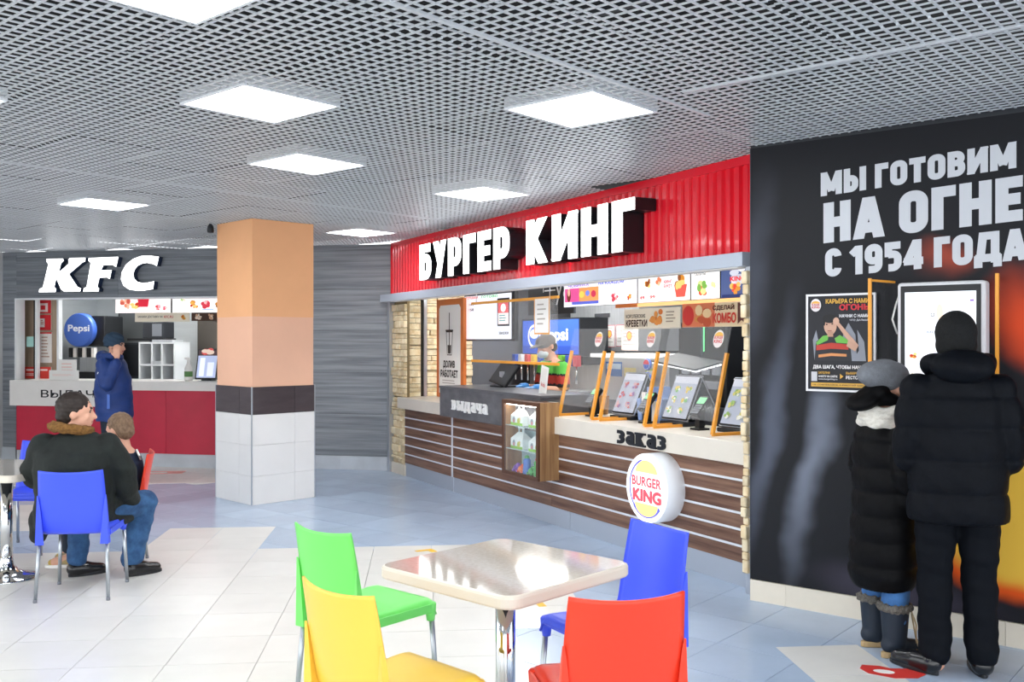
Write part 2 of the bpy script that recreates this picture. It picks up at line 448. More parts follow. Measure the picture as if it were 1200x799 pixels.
def head(m, c, fwd, s=1.0, up=(0, 0, 1)):
    """skull, jaw, nose, ears; returns the rotation used"""
    f = Vector(fwd).normalized(); u = Vector(up); r = f.cross(u).normalized(); u = r.cross(f)
    M = Matrix((r, f, u)).transposed()
    c = Vector(c); P = lambda x, y, z: c+M @ Vector((x*s, y*s, z*s))
    m.ell(P(0, -0.008, 0.022), (0.077*s, 0.096*s, 0.092*s), 20, 14, M)
    m.ell(P(0, 0.022, -0.035), (0.062*s, 0.070*s, 0.082*s), 18, 12, M)
    m.ell(P(0, 0.055, -0.088), (0.034*s, 0.032*s, 0.026*s), 12, 8, M)
    cap(m, P(0, 0.088, 0.012), P(0, 0.108, -0.026), 0.009*s, 0.014*s, 8)
    m.ell(P(0, 0.078, 0.030), (0.048*s, 0.018*s, 0.010*s), 12, 8, M)
    for sx in (-1, 1):
        m.ell(P(sx*0.077, -0.012, -0.008), (0.010*s, 0.020*s, 0.032*s), 10, 8, M)
        m.ell(P(sx*0.040, 0.062, -0.022), (0.020*s, 0.020*s, 0.020*s), 10, 8, M)
    m.ell(P(0, 0.089, -0.052), (0.024*s, 0.010*s, 0.0065*s), 10, 6, M); m.ell(P(0, 0.086, -0.064), (0.020*s, 0.011*s, 0.007*s), 10, 6, M)
    return M
def near(ce, pts, r):
    k = np.zeros(len(ce), bool)
    for p in pts: k |= (np.linalg.norm(ce-np.array(p, np.float32), axis=1) < r)
    return k

# ================================================================== materials
M = {}
M['white'] = mat('white_laminate', '#e9e6e1', 0.35, vary=0.03)
M['alu'] = mat('brushed_aluminium', '#c9ced6', 0.32, metal=0.75)
M['steel'] = mat('stainless_steel', '#cdd1d6', 0.3, metal=0.4, vary=0.08, scale=(40, 2, 2))
M['chrome'] = mat('chrome', '#dadde0', 0.08, metal=1.0)
M['legmetal'] = mat('satin_leg_metal', '#aeb4ba', 0.3, metal=0.9)
M['black'] = mat('black_plastic', '#15171b', 0.4)
M['dark'] = mat('dark_grey_metal', '#2a2d33', 0.45)
M['grey'] = mat('mid_grey_plastic', '#7c8088', 0.45)
M['red'] = mat('red_laminate', '#c42a44', 0.35, vary=0.06)
M['orange'] = mat('orange_plastic', '#eda23a', 0.4)
M['orangeframe'] = mat('orange_board', '#dd7a3a', 0.5)
M['paper'] = mat('white_paper', '#f2f0ec', 0.7)
M['glass'] = mat('clear_acrylic', '#ffffff', 0.03, alpha=0.06, spec=0.6)
M['glassframe'] = mat('clear_acrylic_edge', '#dfeaf2', 0.1, alpha=0.45)
M['film'] = mat('crinkled_clear_film', '#15181e', 0.06, spec=0.9, alpha=0.10, bump=0.6, bscale=25)
M['lamp'] = mat('lamp_diffuser', '#fbfdff', 0.5, emit=LAMP)
M['klamp'] = mat('kitchen_fill_lamp', '#fdfcf8', 0.5, emit=KITCHEN_FILL)
M['klamp2'] = mat('kitchen_fill_lamp_soft', '#fdfcf8', 0.5, emit=KITCHEN_FILL*0.5)
M['glow'] = mat('lit_letter_face', '#ffffff', 0.5, emit=SIGN_GLOW)

# ================================================================== FLOOR
TILE = 0.443
gth = R(5.25)
gu = Vector((math.cos(gth), math.sin(gth), 0)); gv = Vector((-math.sin(gth), math.cos(gth), 0))
GO = Vector((-2.035, 8.24, 0))
def in_court(p, mrg=0.0):
    dk = (p-KF.o).dot(KF.v); db = (p-BK.o).dot(BK.v); sb = (p-BK.o).dot(BK.u); dw = (p-WR.o).dot(WR.v)
    if dk > mrg: return False
    if sb < 6.45: return db < mrg
    return dw < mrg
def in_view(p, mrg=0.35, z=0.0):
    if p.y < 1: return False
    x = p.x/p.y
    if abs(x) > 600/1120+mrg/p.y: return False
    return abs((z-EYE)/p.y) < 399.5/1120+mrg/p.y
def is_white(a, b):
    if 7 <= a < 8: return b < -8.4
    if a >= 6: return False
    if a >= 4: return -7 <= b < -4 and a < 5
    if a >= 0: return b < -2
    if a >= -2: return b < 0
    if b < -2: return True
    if 0 <= b < 3 and a < -3: return True
    return b >= 5.5
WT = mat('pale_floor_tile', '#e0dfda', 0.26, vary=0.025, rand=0.025, spec=0.5)
BT = mat('blue_grey_floor_tile', '#b1c3da', 0.22, vary=0.05, rand=0.05, spec=0.5, scale=(2, 2, 2))
floor = struct(MB().box(-9, 6, -3.5, 17, -0.12, -0.013).build('floor', mat('grout', '#aab0b6', 0.8)))
h = TILE/2-0.0018
wt_me = MB().box(-h, h, -h, h, -0.0128, 0.0012).mesh('tile', WT)
bt_me = MB().box(-h, h, -h, h, -0.0128, 0.0).mesh('tile', BT)
cells = []
for i in range(-22, 26):
    for j in range(-30, 13):
        if is_white(i, j):
            p = GO+gu*(i+0.5)*TILE+gv*(j+0.5)*TILE
            if in_court(p, 0.2) and -9 < p.x < 6 and p.y > -3.2: cells.append((p, gth, 0))
for i in range(-40, 40):
    for j in range(-40, 40):
        c = R(45)+gth; p = GO+Vector((math.cos(c), math.sin(c), 0))*(i+.5)*TILE+Vector((-math.sin(c), math.cos(c), 0))*(j+.5)*TILE
        if not (in_court(p, 0.25) and -9 < p.x < 6 and p.y > -3.2): continue
        q = [p]+[p+gu*math.cos(R(k*90))*TILE*0.69+gv*math.sin(R(k*90))*TILE*0.69 for k in range(4)]
        if all(is_white((x-GO).dot(gu)/TILE, (x-GO).dot(gv)/TILE) for x in q): continue
        cells.append((p, c, 1))
cells.sort(key=lambda t: (not in_view(t[0]), t[0].length))
cnt = [0, 0]; rest = (MB(), MB())
for p, a, k in cells:
    if in_view(p) and cnt[k] < 300:
        cnt[k] += 1; place('tile', (wt_me, bt_me)[k], floor, p, (0, 0, a))
    else:
        Mx = Matrix.Translation(p) @ Matrix.Rotation(a, 4, 'Z')
        b = MB().box(-h, h, -h, h, -0.0128, (0.0012, 0.0)[k]); rest[k].add([Mx @ Vector(v) for v in b.v], b.f)
for k in (0, 1): tag(rest[k].build('tile_field', (WT, BT)[k], floor), kind='stuff')

# ================================================================== CEILING: open-cell grid under a dark void
CZ = 2.80; MOD = 0.58; cth = R(49)
ce1 = Vector((math.cos(cth), math.sin(cth), 0)); ce2 = Vector((-math.sin(cth), math.cos(cth), 0)); CO = Vector((-1.277, 4.85, 0))
ceiling = struct(MB().box(-9, 6, -3.5, 17, 3.42, 3.5).build('ceiling', mat('ceiling_void', '#191b1e', 0.9)))
lights = {(0, 0): 'square ceiling light panel second from the top left, in front of the column',
          (2, -2): 'square ceiling light panel above the right part of the red fascia',
          (2, 2): 'square ceiling light panel between the nearer one and the peach column',
          (5, 2): 'square ceiling light panel just before the middle of the red fascia',
          (2, 7): 'square ceiling light panel on the far left in front of the letters KFC',
          (7, 7): 'small far ceiling light panel between peach column and red fascia',
          (-2, -2): 'ceiling light panel cut off by the top edge of the picture',
          (-2, 2): 'ceiling light panel cut off by the left edge of the picture'}
added_lights = [(-6, 0), (-4, -6), (-8, -4), (0, -8), (-8, 4), (-4, 5), (-1, -5), (1, 11)]  # assumed panels out of view, added for more light in the hall
GM = mat('ceiling_grid_metal', '#d2d7dc', 0.35, metal=0.2, spec=0.6)
g = MB(); n = 10; q = MOD/n; H = 0.005; T = 0.0110
for k in range(n):
    x = -MOD/2+(k+0.5)*q
    g.box(x-T/2, x+T/2, -MOD/2, MOD/2, 0, H); g.box(-MOD/2, MOD/2, x-T/2, x+T/2, 0, H)
gp_me = g.mesh('grid_panel', GM)
pan = []
allL = set(lights) | set(added_lights)
for i in range(-14, 18):
    for j in range(-18, 20):
        p = CO+(ce1*i+ce2*j)*MOD
        if (i, j) in allL or not in_court(p, 0.15) or p.x < -8.6 or p.x > 5 or p.y < -3: continue
        pan.append((p, i, j))
pan.sort(key=lambda t: (not in_view(t[0], 0.5, CZ), t[0].length))
rest = MB(); c_ = 0
for p, i, j in pan:
    if in_view(p, 0.5, CZ) and c_ < 300:
        c_ += 1; z = CZ+random.uniform(-0.003, 0.003); t = (0, 0)
        if (i+j*2) % 9 == 0: t = (random.uniform(-.006, .006), random.uniform(-.006, .006))
        place('grid_panel', gp_me, ceiling, (p.x, p.y, z), (t[0], t[1], cth))
    else:
        Mx = Matrix.Translation((p.x, p.y, CZ)) @ Matrix.Rotation(cth, 4, 'Z')
        rest.add([Mx @ Vector(v) for v in g.v], g.f)
tag(rest.build('grid_field', GM, ceiling), kind='stuff')
# carrier rails: dark ones above the grid, a few pale ones flush with it
for k in range(-5, 7):
    a = CO+ce1*(k*4+0.5)*MOD-ce2*9; b = CO+ce1*(k*4+0.5)*MOD+ce2*9
    MB().bar((a.x, a.y, CZ+0.12), (b.x, b.y, CZ+0.12), 0.03, 0.04).build('rail', M['dark'], ceiling)
for o_, d_, l0, l1 in ((CO-ce2*1.60, ce1, -3.0, 1.7), (CO+ce1*1.19, ce2, -4.6, -1.75), (CO+ce2*2.61, ce1, -1, 5.2)):
    a = o_+d_*l0; b = o_+d_*l1
    MB().bar((a.x, a.y, CZ-0.001), (b.x, b.y, CZ-0.001), 0.022, 0.012).build('rail', GM, ceiling)
def ceiling_light(ij, label):
    p = CO+(ce1*ij[0]+ce2*ij[1])*MOD
    t = thing('ceiling_light', label, 'light', (p.x, p.y, CZ), cth, 'square ceiling light panels')
    r = MOD/2-0.006; i_ = r-0.016
    f = MB()
    for x0, x1, y0, y1 in ((-r, r, -r, -i_), (-r, r, i_, r), (-r, -i_, -i_, i_), (i_, r, -i_, i_)): f.box(x0, x1, y0, y1, -0.006, 0.05)
    f.box(-r, r, -r, r, 0.05, 0.06)
    f.build('frame', mat('lamp_frame', '#e4e8ee', 0.4), t)
    w4 = 2*i_/4
    for k in range(4):
        MB().box(-i_+k*w4+0.004, -i_+(k+1)*w4-0.004, -i_, i_, 0.0, 0.02).build('diffuser', M['lamp'], t)
    for k in range(1, 4): MB().box(-i_+k*w4-0.004, -i_+k*w4+0.004, -i_, i_, -0.002, 0.015).build('divider', mat('lamp_divider', '#dfe6f0', 0.4), t)
for ij, lb in lights.items(): ceiling_light(ij, lb)
for ij in added_lights: ceiling_light(ij, 'unseen square ceiling light panel added outside the picture to light the hall')

# ================================================================== BACK WALL around the fried chicken counter (KF frame)
PL = mat('grey_wood_laminate', '#6c7178', 0.38, c2='#94999f', scale=(0.8, 6, 26), bump=0.05, bscale=40)
back = struct(thing('wall_back', None, None, KF.p(0, 0, 0), KF.a))
base = mat('wall_core', '#3a3d42', 0.8)
def core(x0, x1, z0, z1, y0=0.02, y1=0.14): return MB().box(x0, x1, y0, y1, z0, z1).build('core', base, back)
core(-0.35, 0.21, 0, CZ); core(0.21, 3.35, 2.17, CZ); core(3.35, 5.62, 0, CZ)
def planks(x0, x1, z0, z1, cuts):
    z = z0; k = 0
    while z < z1-0.01:
        zt = min(z+0.52, z1); xs = [x0]+[c for c in cuts if x0+0.05 < c < x1-0.05]+[x1]
        for a, b in zip(xs[:-1], xs[1:]):
            MB().box(a+0.0015, b-0.0015, 0, 0.02, z+0.0015, zt-0.0015).build('panel', PL, back)
        z = zt; k += 1
planks(-0.35, 0.21, 0.17, CZ, []); planks(0.21, 3.35, 2.17, CZ, [1.75]); planks(3.35, 5.62, 0.17, CZ, [])
sk = mat('concrete_grey_tile', '#c3c9d0', 0.4, vary=0.08)
bb = struct(thing('baseboard_back', None, None, KF.p(0, 0, 0), KF.a))
for a, b in ((-0.35, 0.21), (3.35, 4.1), (4.1, 4.86), (4.86, 5.62)): MB().box(a+.001, b-.001, -0.012, 0.018, 0.0, 0.168).build('tile', sk, bb)
wl_ = struct(MB().box(-0.5, 0.0, -6, 0.3, 0, CZ).build('wall_left', mat('pale_plaster', '#d7d9db', 0.7, vary=0.04), None, KF.p(0.0, -0.02, 0), (0, 0, KF.a)))
# white metal frame of the serving hatch
fr = struct(thing('trim_1', None, None, KF.p(0, 0, 0), KF.a))
wm = mat('white_metal', '#eceff2', 0.35)
MB().box(0.2, 3.36, -0.02, 0.15, 2.155, 2.175).build('head_trim', wm, fr)
MB().box(0.2, 0.222, -0.02, 0.15, 1.07, 2.155).build('jamb_trim', wm, fr)

# ================================================================== RIGHT WALL with the fire mural (WR frame)
mu = bpy.data.materials.new('dark_fire_mural'); mu.use_nodes = True
nt = mu.node_tree; L = nt.links.new; pb = nt.nodes['Principled BSDF']; pb.inputs['Roughness'].default_value = 0.5; pb.inputs['Specular IOR Level'].default_value = 0.2
tc = nt.nodes.new('ShaderNodeTexCoord')
nz = nt.nodes.new('ShaderNodeTexNoise'); nz.inputs['Scale'].default_value = 1.6; nz.inputs['Detail'].default_value = 3
sub = nt.nodes.new('ShaderNodeVectorMath'); sub.operation = 'SUBTRACT'; sub.inputs[1].default_value = (.5, .5, .5)
scl = nt.nodes.new('ShaderNodeVectorMath'); scl.operation = 'SCALE'; scl.inputs['Scale'].default_value = 0.35
adw = nt.nodes.new('ShaderNodeVectorMath'); adw.operation = 'ADD'
L(tc.outputs['Object'], nz.inputs['Vector']); L(nz.outputs['Color'], sub.inputs[0]); L(sub.outputs[0], scl.inputs[0])
L(tc.outputs['Object'], adw.inputs[0]); L(scl.outputs[0], adw.inputs[1])
cur = None
def mural_ell(cx, cz, rx, rz, rot, color, soft=0.6, amt=1.0):
    """soft-edged printed blot"""
    global cur
    mp = nt.nodes.new('ShaderNodeMapping'); mp.vector_type = 'TEXTURE'
    mp.inputs['Location'].default_value = (cx, 0, cz); mp.inputs['Rotation'].default_value = (0, R(rot), 0); mp.inputs['Scale'].default_value = (rx, 50, rz)
    L(adw.outputs[0], mp.inputs[0])
    ln = nt.nodes.new('ShaderNodeVectorMath'); ln.operation = 'LENGTH'; L(mp.outputs[0], ln.inputs[0])
    mr = nt.nodes.new('ShaderNodeMapRange'); mr.interpolation_type = 'SMOOTHSTEP'
    mr.inputs[1].default_value = 1.0; mr.inputs[2].default_value = 1.0-soft; mr.inputs[3].default_value = 0; mr.inputs[4].default_value = amt
    L(ln.outputs['Value'], mr.inputs[0])
    mx = nt.nodes.new('ShaderNodeMix'); mx.data_type = 'RGBA'; mx.inputs[7].default_value = col4(color); L(mr.outputs[0], mx.inputs[0])
    if cur is None: mx.inputs[6].default_value = col4('#1a1b20')
    else: L(cur, mx.inputs[6])
    cur = mx.outputs[2]
mural_ell(0.10, 1.0, 0.12, 1.1, 12, '#5a6070', 1.0, 0.8)
mural_ell(0.40, 0.9, 0.12, 1.0, 13, '#7d8494', 1.0, 0.8)
mural_ell(0.02, 2.0, 0.16, 0.8, 8, '#484c58', 1.0, 0.7)
mural_ell(0.9, 0.2, 0.7, 0.20, 4, '#4b4656', 1.0, 0.8)
mural_ell(1.10, 2.02, 0.22, 0.16, 0, '#b04a34', 1.0, 0.7)
mural_ell(1.62, 1.62, 0.22, 0.52, -28, '#d9481f', 0.8, 0.95)
mural_ell(1.62, 0.66, 0.72, 0.46, 0, '#e2571a', 0.2, 1.0)
mural_ell(1.62, 0.69, 0.66, 0.40, 0, '#f0c048', 0.3, 1.0)
mural_ell(1.74, 1.22, 0.16, 0.30, 15, '#3a2226', 0.7, 0.9)
mural_ell(2.6, 1.6, 0.5, 0.9, 0, '#2a1d20', 0.8, 0.9)
L(cur, pb.inputs['Base Color'])
wr = struct(MB().box(0, 4.6, 0, 0.2, 0.13, 2.79).build('wall_right', mu, None, WR.p(0, 0, 0), (0, 0, WR.a)))
MB().box(0, 4.6, 0.0, 0.2, 2.79, 2.9).build('top_band', M['dark'], wr)
MB().box(-0.004, 0.0, -0.004, 0.2, 0.13, 2.79).build('edge_trim', mat('mural_edge', '#3c404a', 0.4), wr)
bt_ = mat('cream_base_tile', '#e2d9c8', 0.4, vary=0.04)
bbr = struct(thing('baseboard_right', None, None, WR.p(0, 0, 0), WR.a))
xs = [0.0, 0.23, 0.83, 1.43, 2.03, 2.63, 3.23, 3.83, 4.6]
for a, b in zip(xs[:-1], xs[1:]): MB().box(a+.001, b-.001, -0.012, 0.19, 0.0, 0.128).build('tile', bt_, bbr)
# big slogan, one mesh per line of flat white lettering on the mural
slog = mat('slogan_ink', '#c9ccd2', 0.5)
def fat_line(body, x0, x1, z0, z1, parent, name, m, w_=0.25, gap=0.07, depth=0.0015, tilt=0.0):
    """heavy condensed capitals side by side; cap height z1-z0"""
    items = []; x = 0
    for ch in body:
        if ch == ' ': x += 0.26; continue
        W, vs_, fs, ly = glyph(ch, w_); items.append((x, vs_, fs, ly)); x += W+gap
    sx = (x1-x0)/(x-gap); sz = z1-z0
    mb = MB()
    for o_, vs_, fs, ly in items:
        solid(mb, [(x0+(o_+p[0])*sx, z0+p[1]*sz+tilt*((o_+p[0])*sx)) for p in vs_], fs, -depth, 0.0, side=False, lay=ly)
    return mb.build(name, m, parent)
fat_line('МЫ ГОТОВИМ', 0.441, 1.48, 2.452, 2.59, wr, 'slogan_line', slog, tilt=0.05)
fat_line('НА ОГНЕ', 0.457, 1.51, 2.175, 2.41, wr, 'slogan_line', slog, tilt=0.05)
fat_line('С 1954 ГОДА', 0.467, 1.53, 1.975, 2.14, wr, 'slogan_line', slog, tilt=0.045)

# ================================================================== COLUMN
PC = Vector((-2.53, 9.80, 0)); ca = R(45)
colm = thing('column', 'square column painted peach above a dark tile band and white tiles', 'column', PC, ca)
S = 0.36
MB().box(-S+0.012, S-0.012, -S+0.012, S-0.012, 1.15, 1.84).build('lower_shaft', mat('pale_peach_paint', '#eebb9d', 0.7, vary=0.02), colm)
MB().box(-S+0.011, S-0.011, -S+0.011, S-0.011, 1.84, 2.795).build('upper_shaft', mat('orange_peach_paint', '#f0b382', 0.7, vary=0.02), colm)
MB().box(-S+0.014, S-0.014, -S+0.014, S-0.014, 0.0, 1.15).build('core', M['grey'], colm)
dkt = mat('dark_brown_tile', '#4b4245', 0.22, vary=0.12, scale=(4, 4, 18)); wht = mat('white_column_tile', '#e6e4e2', 0.3, vary=0.02)
for k in range(4):
    rot = (0, 0, k*math.pi/2)
    for a, b in ((-S, S-0.24), (S-0.24, S)): MB().box(a+.002, b-.002, -S, -S+0.014, 0.882, 1.15).build('band_tile', dkt, colm, rot=rot)
    for zi, (z0, z1) in enumerate(((0.0, 0.28), (0.28, 0.58), (0.58, 0.88))):
        for a, b in ((-S, S-0.24), (S-0.24, S)): MB().box(a+.001, b-.001, -S, -S+0.014, z0+.001, z1-.001).build('tile', wht, colm, rot=rot)
    MB().box(S-0.008, S+0.003, -S-0.003, -S+0.008, 0, 1.152).build('corner_strip', M['alu'], colm, rot=rot)
cc_ = thing('security_camera', 'small dark security camera at the top left of the peach column', 'camera', PC+Vector((-0.53, -0.10, 2.70)), R(30))
MB().lathe([(0.03, 0), (0.035, 0.02), (0.03, 0.06), (0.012, 0.09)], 14).build('dome', M['dark'], cc_); MB().bar((0, 0, .07), (0.0, 0.0, .10), 0.02, 0.02).build('bracket', M['alu'], cc_); MB().ell((0, -.02, .02), (.016, .016, .016), 10, 8).build('lens', M['black'], cc_)

# ================================================================== BURGER COUNTER (BK frame): fascia, ledge, structure
RED = mat('red_corrugated_metal', '#e6182c', 0.22, spec=0.6, coat=0.3)
fas = thing('fascia', 'long red corrugated metal fascia above the burger counter', 'fascia', BK.p(0, 0, 0), BK.a)
m = MB(); pts = []; x = 0.08; P_ = 0.086
prof = []
while x < 6.40:
    prof += [(x, 0.0), (x+0.024, 0.0), (x+0.036, 0.022), (x+0.060, 0.022), (x+0.072, 0.0)]; x += P_
prof.append((x, 0.0))
n = len(prof)
m.add([(a, b, 2.17) for a, b in prof]+[(a, b, 2.745) for a, b in prof], [(i, i+1, n+i+1, n+i) for i in range(n-1)])
m.build('corrugated_sheet', RED, fas)
MB().box(0.07, 6.44, -0.012, 0.05, 2.742, 2.80).build('top_channel', RED, fas)
MB().box(0.06, 0.085, -0.012, 0.05, 2.165, 2.742).build('end_strip', RED, fas)
MB().box(6.405, 6.44, -0.012, 0.05, 2.165, 2.742).build('end_strip', RED, fas)
MB().box(0.06, 6.44, 0.028, 0.10, 2.165, 2.80).build('backing', M['dark'], fas)
led = thing('canopy_ledge', 'pale grey metal ledge running under the red fascia', 'ledge', BK.p(0, 0, 0), BK.a)
MB().box(-0.02, 6.46, -0.12, 0.06, 2.075, 2.165).build('ledge_body', mat('pale_grey_metal', '#bcc5d3', 0.35, metal=0.2), led, bevel=0.004)
MB().box(0.3, 6.40, -0.10, -0.02, 2.070, 2.076).build('underside_strip', M['paper'], led)
# illuminated sign letters
ref = text2d('Н', 0.0)[0]; caph = max(p[1] for p in ref)-min(p[1] for p in ref)
def letter_sign(t, body, x0, x1, z0, z1, y0, y1, w_, gap, sidem):
    items = []; x = 0
    for ch in body:
        W, vs_, fs, ly = glyph(ch, w_); items.append((x, vs_, fs, ly)); x += W+gap
    sx = (x1-x0)/(x-gap); sz = z1-z0
    for xo, vs_, fs, ly in items:
        v2 = [(p[0]*sx, p[1]*sz) for p in vs_]; loc = (x0+xo*sx, 0, z0)
        mb = MB(); solid(mb, v2, fs, y0, y1, face=False, lay=ly); L_ = mb.build('letter', sidem, t, loc=loc)
        mb = MB(); solid(mb, v2, fs, y0-0.004, y0+0.001, lay=ly); mb.build('letter_face', M['glow'], L_)
sg = thing('restaurant_sign', 'raised white glowing letters БУРГЕР КИНГ with deep black sides on red fascia', 'sign', BK.p(0, 0, 0), BK.a)
blackside = mat('black_letter_side', '#16181d', 0.35)
letter_sign(sg, 'БУРГЕР', 1.429, 3.497, 2.262, 2.645, -0.20, -0.01, 0.235, 0.10, blackside)
letter_sign(sg, 'КИНГ', 3.812, 5.419, 2.262, 2.645, -0.20, -0.01, 0.235, 0.10, blackside)

# kitchen shell
KW = mat('kitchen_wall', '#5a5c62', 0.5, vary=0.08); 
for nm, b in (('wall_kitchen', (-0.2, 6.9, 3.4, 3.5, 0, 2.76)), ('wall_kitchen_left', (-0.2, -0.02, 0.05, 3.4, 0, 2.76)), ('wall_kitchen_right', (6.75, 6.85, 0.3, 3.4, 0, 2.76))):
    struct(MB().box(*b).build(nm, KW, None, BK.p(0, 0, 0), (0, 0, BK.a)))
struct(MB().box(-0.2, 6.9, 0.1, 3.5, 2.72, 2.78).build('ceiling_kitchen', M['paper'], None, BK.p(0, 0, 0), (0, 0, BK.a)))
for s_ in (1.3, 3.4, 5.4):  # panels hidden by the fascia, added to light the burger kitchen
    t = BK.thing('added_kitchen_light', 'unseen square light panel added to light the burger kitchen', 'light', s_, 1.3, 2.66, group='added kitchen ceiling lights')
    MB().box(-0.31, 0.31, -0.31, 0.31, 0.02, 0.06).build('frame', M['alu'], t); MB().box(-0.29, 0.29, -0.29, 0.29, 0.0, 0.03).build('diffuser', M['klamp'], t)
# left jamb: aluminium post, stone cladding
struct(MB().box(0.0, 0.075, -0.03, 0.04, 0, 2.075).build('trim_2', M['alu'], None, BK.p(0, 0, 0), (0, 0, BK.a)))
ST = mat('cream_split_stone', '#d8bf92', 0.85, c2='#f2e6c8', scale=(9, 9, 9), rand=0.16, bump=0.5, bscale=22)
pil = thing('stone_pillar', 'narrow cream split stone pillar at the left end of the burger counter', 'pillar', BK.p(0, 0, 0), BK.a)
for b in ((0.09, 0.5, 0.03, 0.06, 0.13, 0.798), (0.09, 0.368, 0.03, 0.06, 0.798, 0.932), (0.09, 0.5, 0.03, 0.06, 0.932, 2.07)): MB().box(*b).build('mortar_bed', mat('mortar', '#8d7a58', 0.9), pil)
MB().box(0.085, 0.52, -0.01, 0.06, 0.0, 0.13).build('base_tile', bt_, pil)
rnd = random.Random(3)
def stones(par, x0, x1, z0, z1, axis, y0):
    z = z0
    while z < z1-0.02:
        hh = min(rnd.choice((0.035, 0.05, 0.065, 0.085)), z1-z); x = x0
        while x < x1-0.01:
            ww = min(rnd.uniform(0.12, 0.42), x1-x); 
            if x1-(x+ww) < 0.06: ww = x1-x
            d = rnd.uniform(0.012, 0.045)
            b = MB()
            if axis == 'x': b.box(x+.002, x+ww-.002, y0-d, y0+0.01, z+.002, z+hh-.002)
            else: b.box(y0-0.01, y0+d, x+.002, x+ww-.002, z+.002, z+hh-.002)
            b.build('stone', ST, par, bevel=0.006, seg=1); x += ww
        z += hh
stones(pil, 0.085, 0.498, 0.13, 0.798, 'x', 0.03); stones(pil, 0.085, 0.367, 0.798, 0.932, 'x', 0.03); stones(pil, 0.085, 0.498, 0.932, 2.06, 'x', 0.03)
sw = struct(thing('wall_stone', None, None, BK.p(0, 0, 0), BK.a))
MB().box(-0.02, 0.05, 0.06, 1.2, 0.0, 2.7).build('core', KW, sw); stones(sw, 0.06, 1.1, 0.85, 2.25, 'y', 0.05)
t = BK.thing('door_frame', 'tall black metal post before the stone wall at the kitchen entrance', 'frame', 0.3, 0.33, 0.0)
MB().box(-0.03, 0.03, -0.03, 0.03, 0, 2.3).build('post', M['black'], t); MB().box(0.03, 0.05, -0.02, 0.02, 0, 2.3).build('steel_edge', M['alu'], t)
struct(MB().box(6.36, 6.48, 0.02, 0.1, 0, 2.075).build('trim_3', M['dark'], None, BK.p(0, 0, 0), (0, 0, BK.a)))
rj = thing('stone_jamb', 'narrow strip of cream stone beside the dark mural edge', 'pillar', BK.p(0, 0, 0), BK.a)
MB().box(6.46, 6.50, -0.09, 0.02, 0.0, 2.07).build('jamb_core', M['alu'], rj); stones(rj, 6.445, 6.50, 0.13, 2.06, 'x', -0.085)

# counter
cn = thing('service_counter', 'long burger counter with dark wood plank front and cream top', 'counter', BK.p(0, 0, 0), BK.a)
WD = mat('dark_walnut_plank', '#5c3d30', 0.4, c2='#8f6c58', scale=(1.1, 20, 22), rand=0.14, bump=0.04)
SL = mat('aluminium_strip', '#e4e8ee', 0.35, metal=0.2)
CR = mat('cream_counter_top', '#ddd6ca', 0.3, vary=0.03)
MB().box(0.5, 6.46, 0.02, 0.6, 0.0, 0.80).build('carcass', M['dark'], cn)
seg = [0.5, 1.84, 3.90, 6.455]
zh = [0.155+0.1075*k for k in range(7)]
for a, b in zip(seg[:-1], seg[1:]):
    for k in range(6):
        MB().box(a+.002, b-.002, 0.0, 0.02, zh[k]+(0.007 if k else 0.0), zh[k+1]-0.007).build('plank', WD, cn)
for k in range(1, 6): MB().box(0.5, 6.455, -0.004, 0.02, zh[k]-0.0075, zh[k]+0.0075).build('metal_strip', SL, cn)
MB().box(1.826, 1.858, -0.006, 0.02, 0.155, 0.80).build('vertical_strip', SL, cn)
KP = mat('brushed_kick_plate', '#b4bcc8', 0.35, metal=0.35)
for a, b in ((0.5, 1.86), (1.865, 4.2), (4.205, 6.455)): MB().box(a, b, 0.004, 0.02, 0.0, 0.153).build('kick_plate', KP, cn)
MB().box(1.858, 1.872, -0.004, 0.02, 0.0, 0.153).build('joint_strip', M['alu'], cn)
MB().box(0.37, 1.69, -0.045, 0.6, 0.80, 0.93).build('worktop', CR, cn, bevel=0.004)
MB().box(3.915, 6.442, -0.045, 0.6, 0.80, 0.945).build('worktop', CR, cn, bevel=0.004)
# the raised collection block
DG = mat('dark_concrete_laminate', '#54555a', 0.45, c2='#6b6c70', scale=(5, 5, 9))
bxs = thing('collection_block', 'raised dark grey counter block lettered выдача', 'counter', BK.p(0, 0, 0), BK.a)
MB().box(1.692, 3.84, -0.08, 0.46, 0.80, 1.10).build('block_body', DG, bxs, bevel=0.003)
MB().box(1.69, 3.86, -0.09, 0.48, 1.10, 1.122).build('block_top', mat('block_top', '#5e6065', 0.35), bxs, bevel=0.003)
def slab_word(body, x0, x1, z0, z1, m_, par, y, dep=0.012, w_=0.25, gap=0.13):
    """heavy lower-case lettering with slab feet"""
    items = []; x = 0
    for ch in body:
        W, vs_, fs, ly = glyph(ch, w_); items.append((x, vs_, fs, ly)); x += W+gap
    sx = (x1-x0)/(x-gap); sz = z1-z0
    for (o_, vs_, fs, ly), ch in zip(items, body):
        mb = MB(); v2 = [(x0+(o_+p[0])*sx, z0+p[1]*sz) for p in vs_]
        solid(mb, v2, fs, y-dep, y, lay=ly)
        a = min(p[0] for p in v2); b = max(p[0] for p in v2); t_ = sz*0.15; e = 0.055*sx
        spots = {'в': [(a, 1), (a, 0)], 'ы': [(a, 1), (b, 1), (b, 0)], 'ч': [(a, 1), (b, 1), (b, 0)], 'а': [(b, 0)], 'к': [(a, 1), (a, 0), (b, 1), (b, 0)]}.get(ch, [])
        for px_, top in spots:
            zz = (z1-t_, z1) if top else (z0, z0+t_)
            l_ = (px_-e, px_+w_*sx+e) if px_ == a else (px_-w_*sx-e, px_+e)
            mb.box(l_[0], l_[1], y-dep-0.0006, y, zz[0], zz[1])
        mb.build('letter', m_, par)
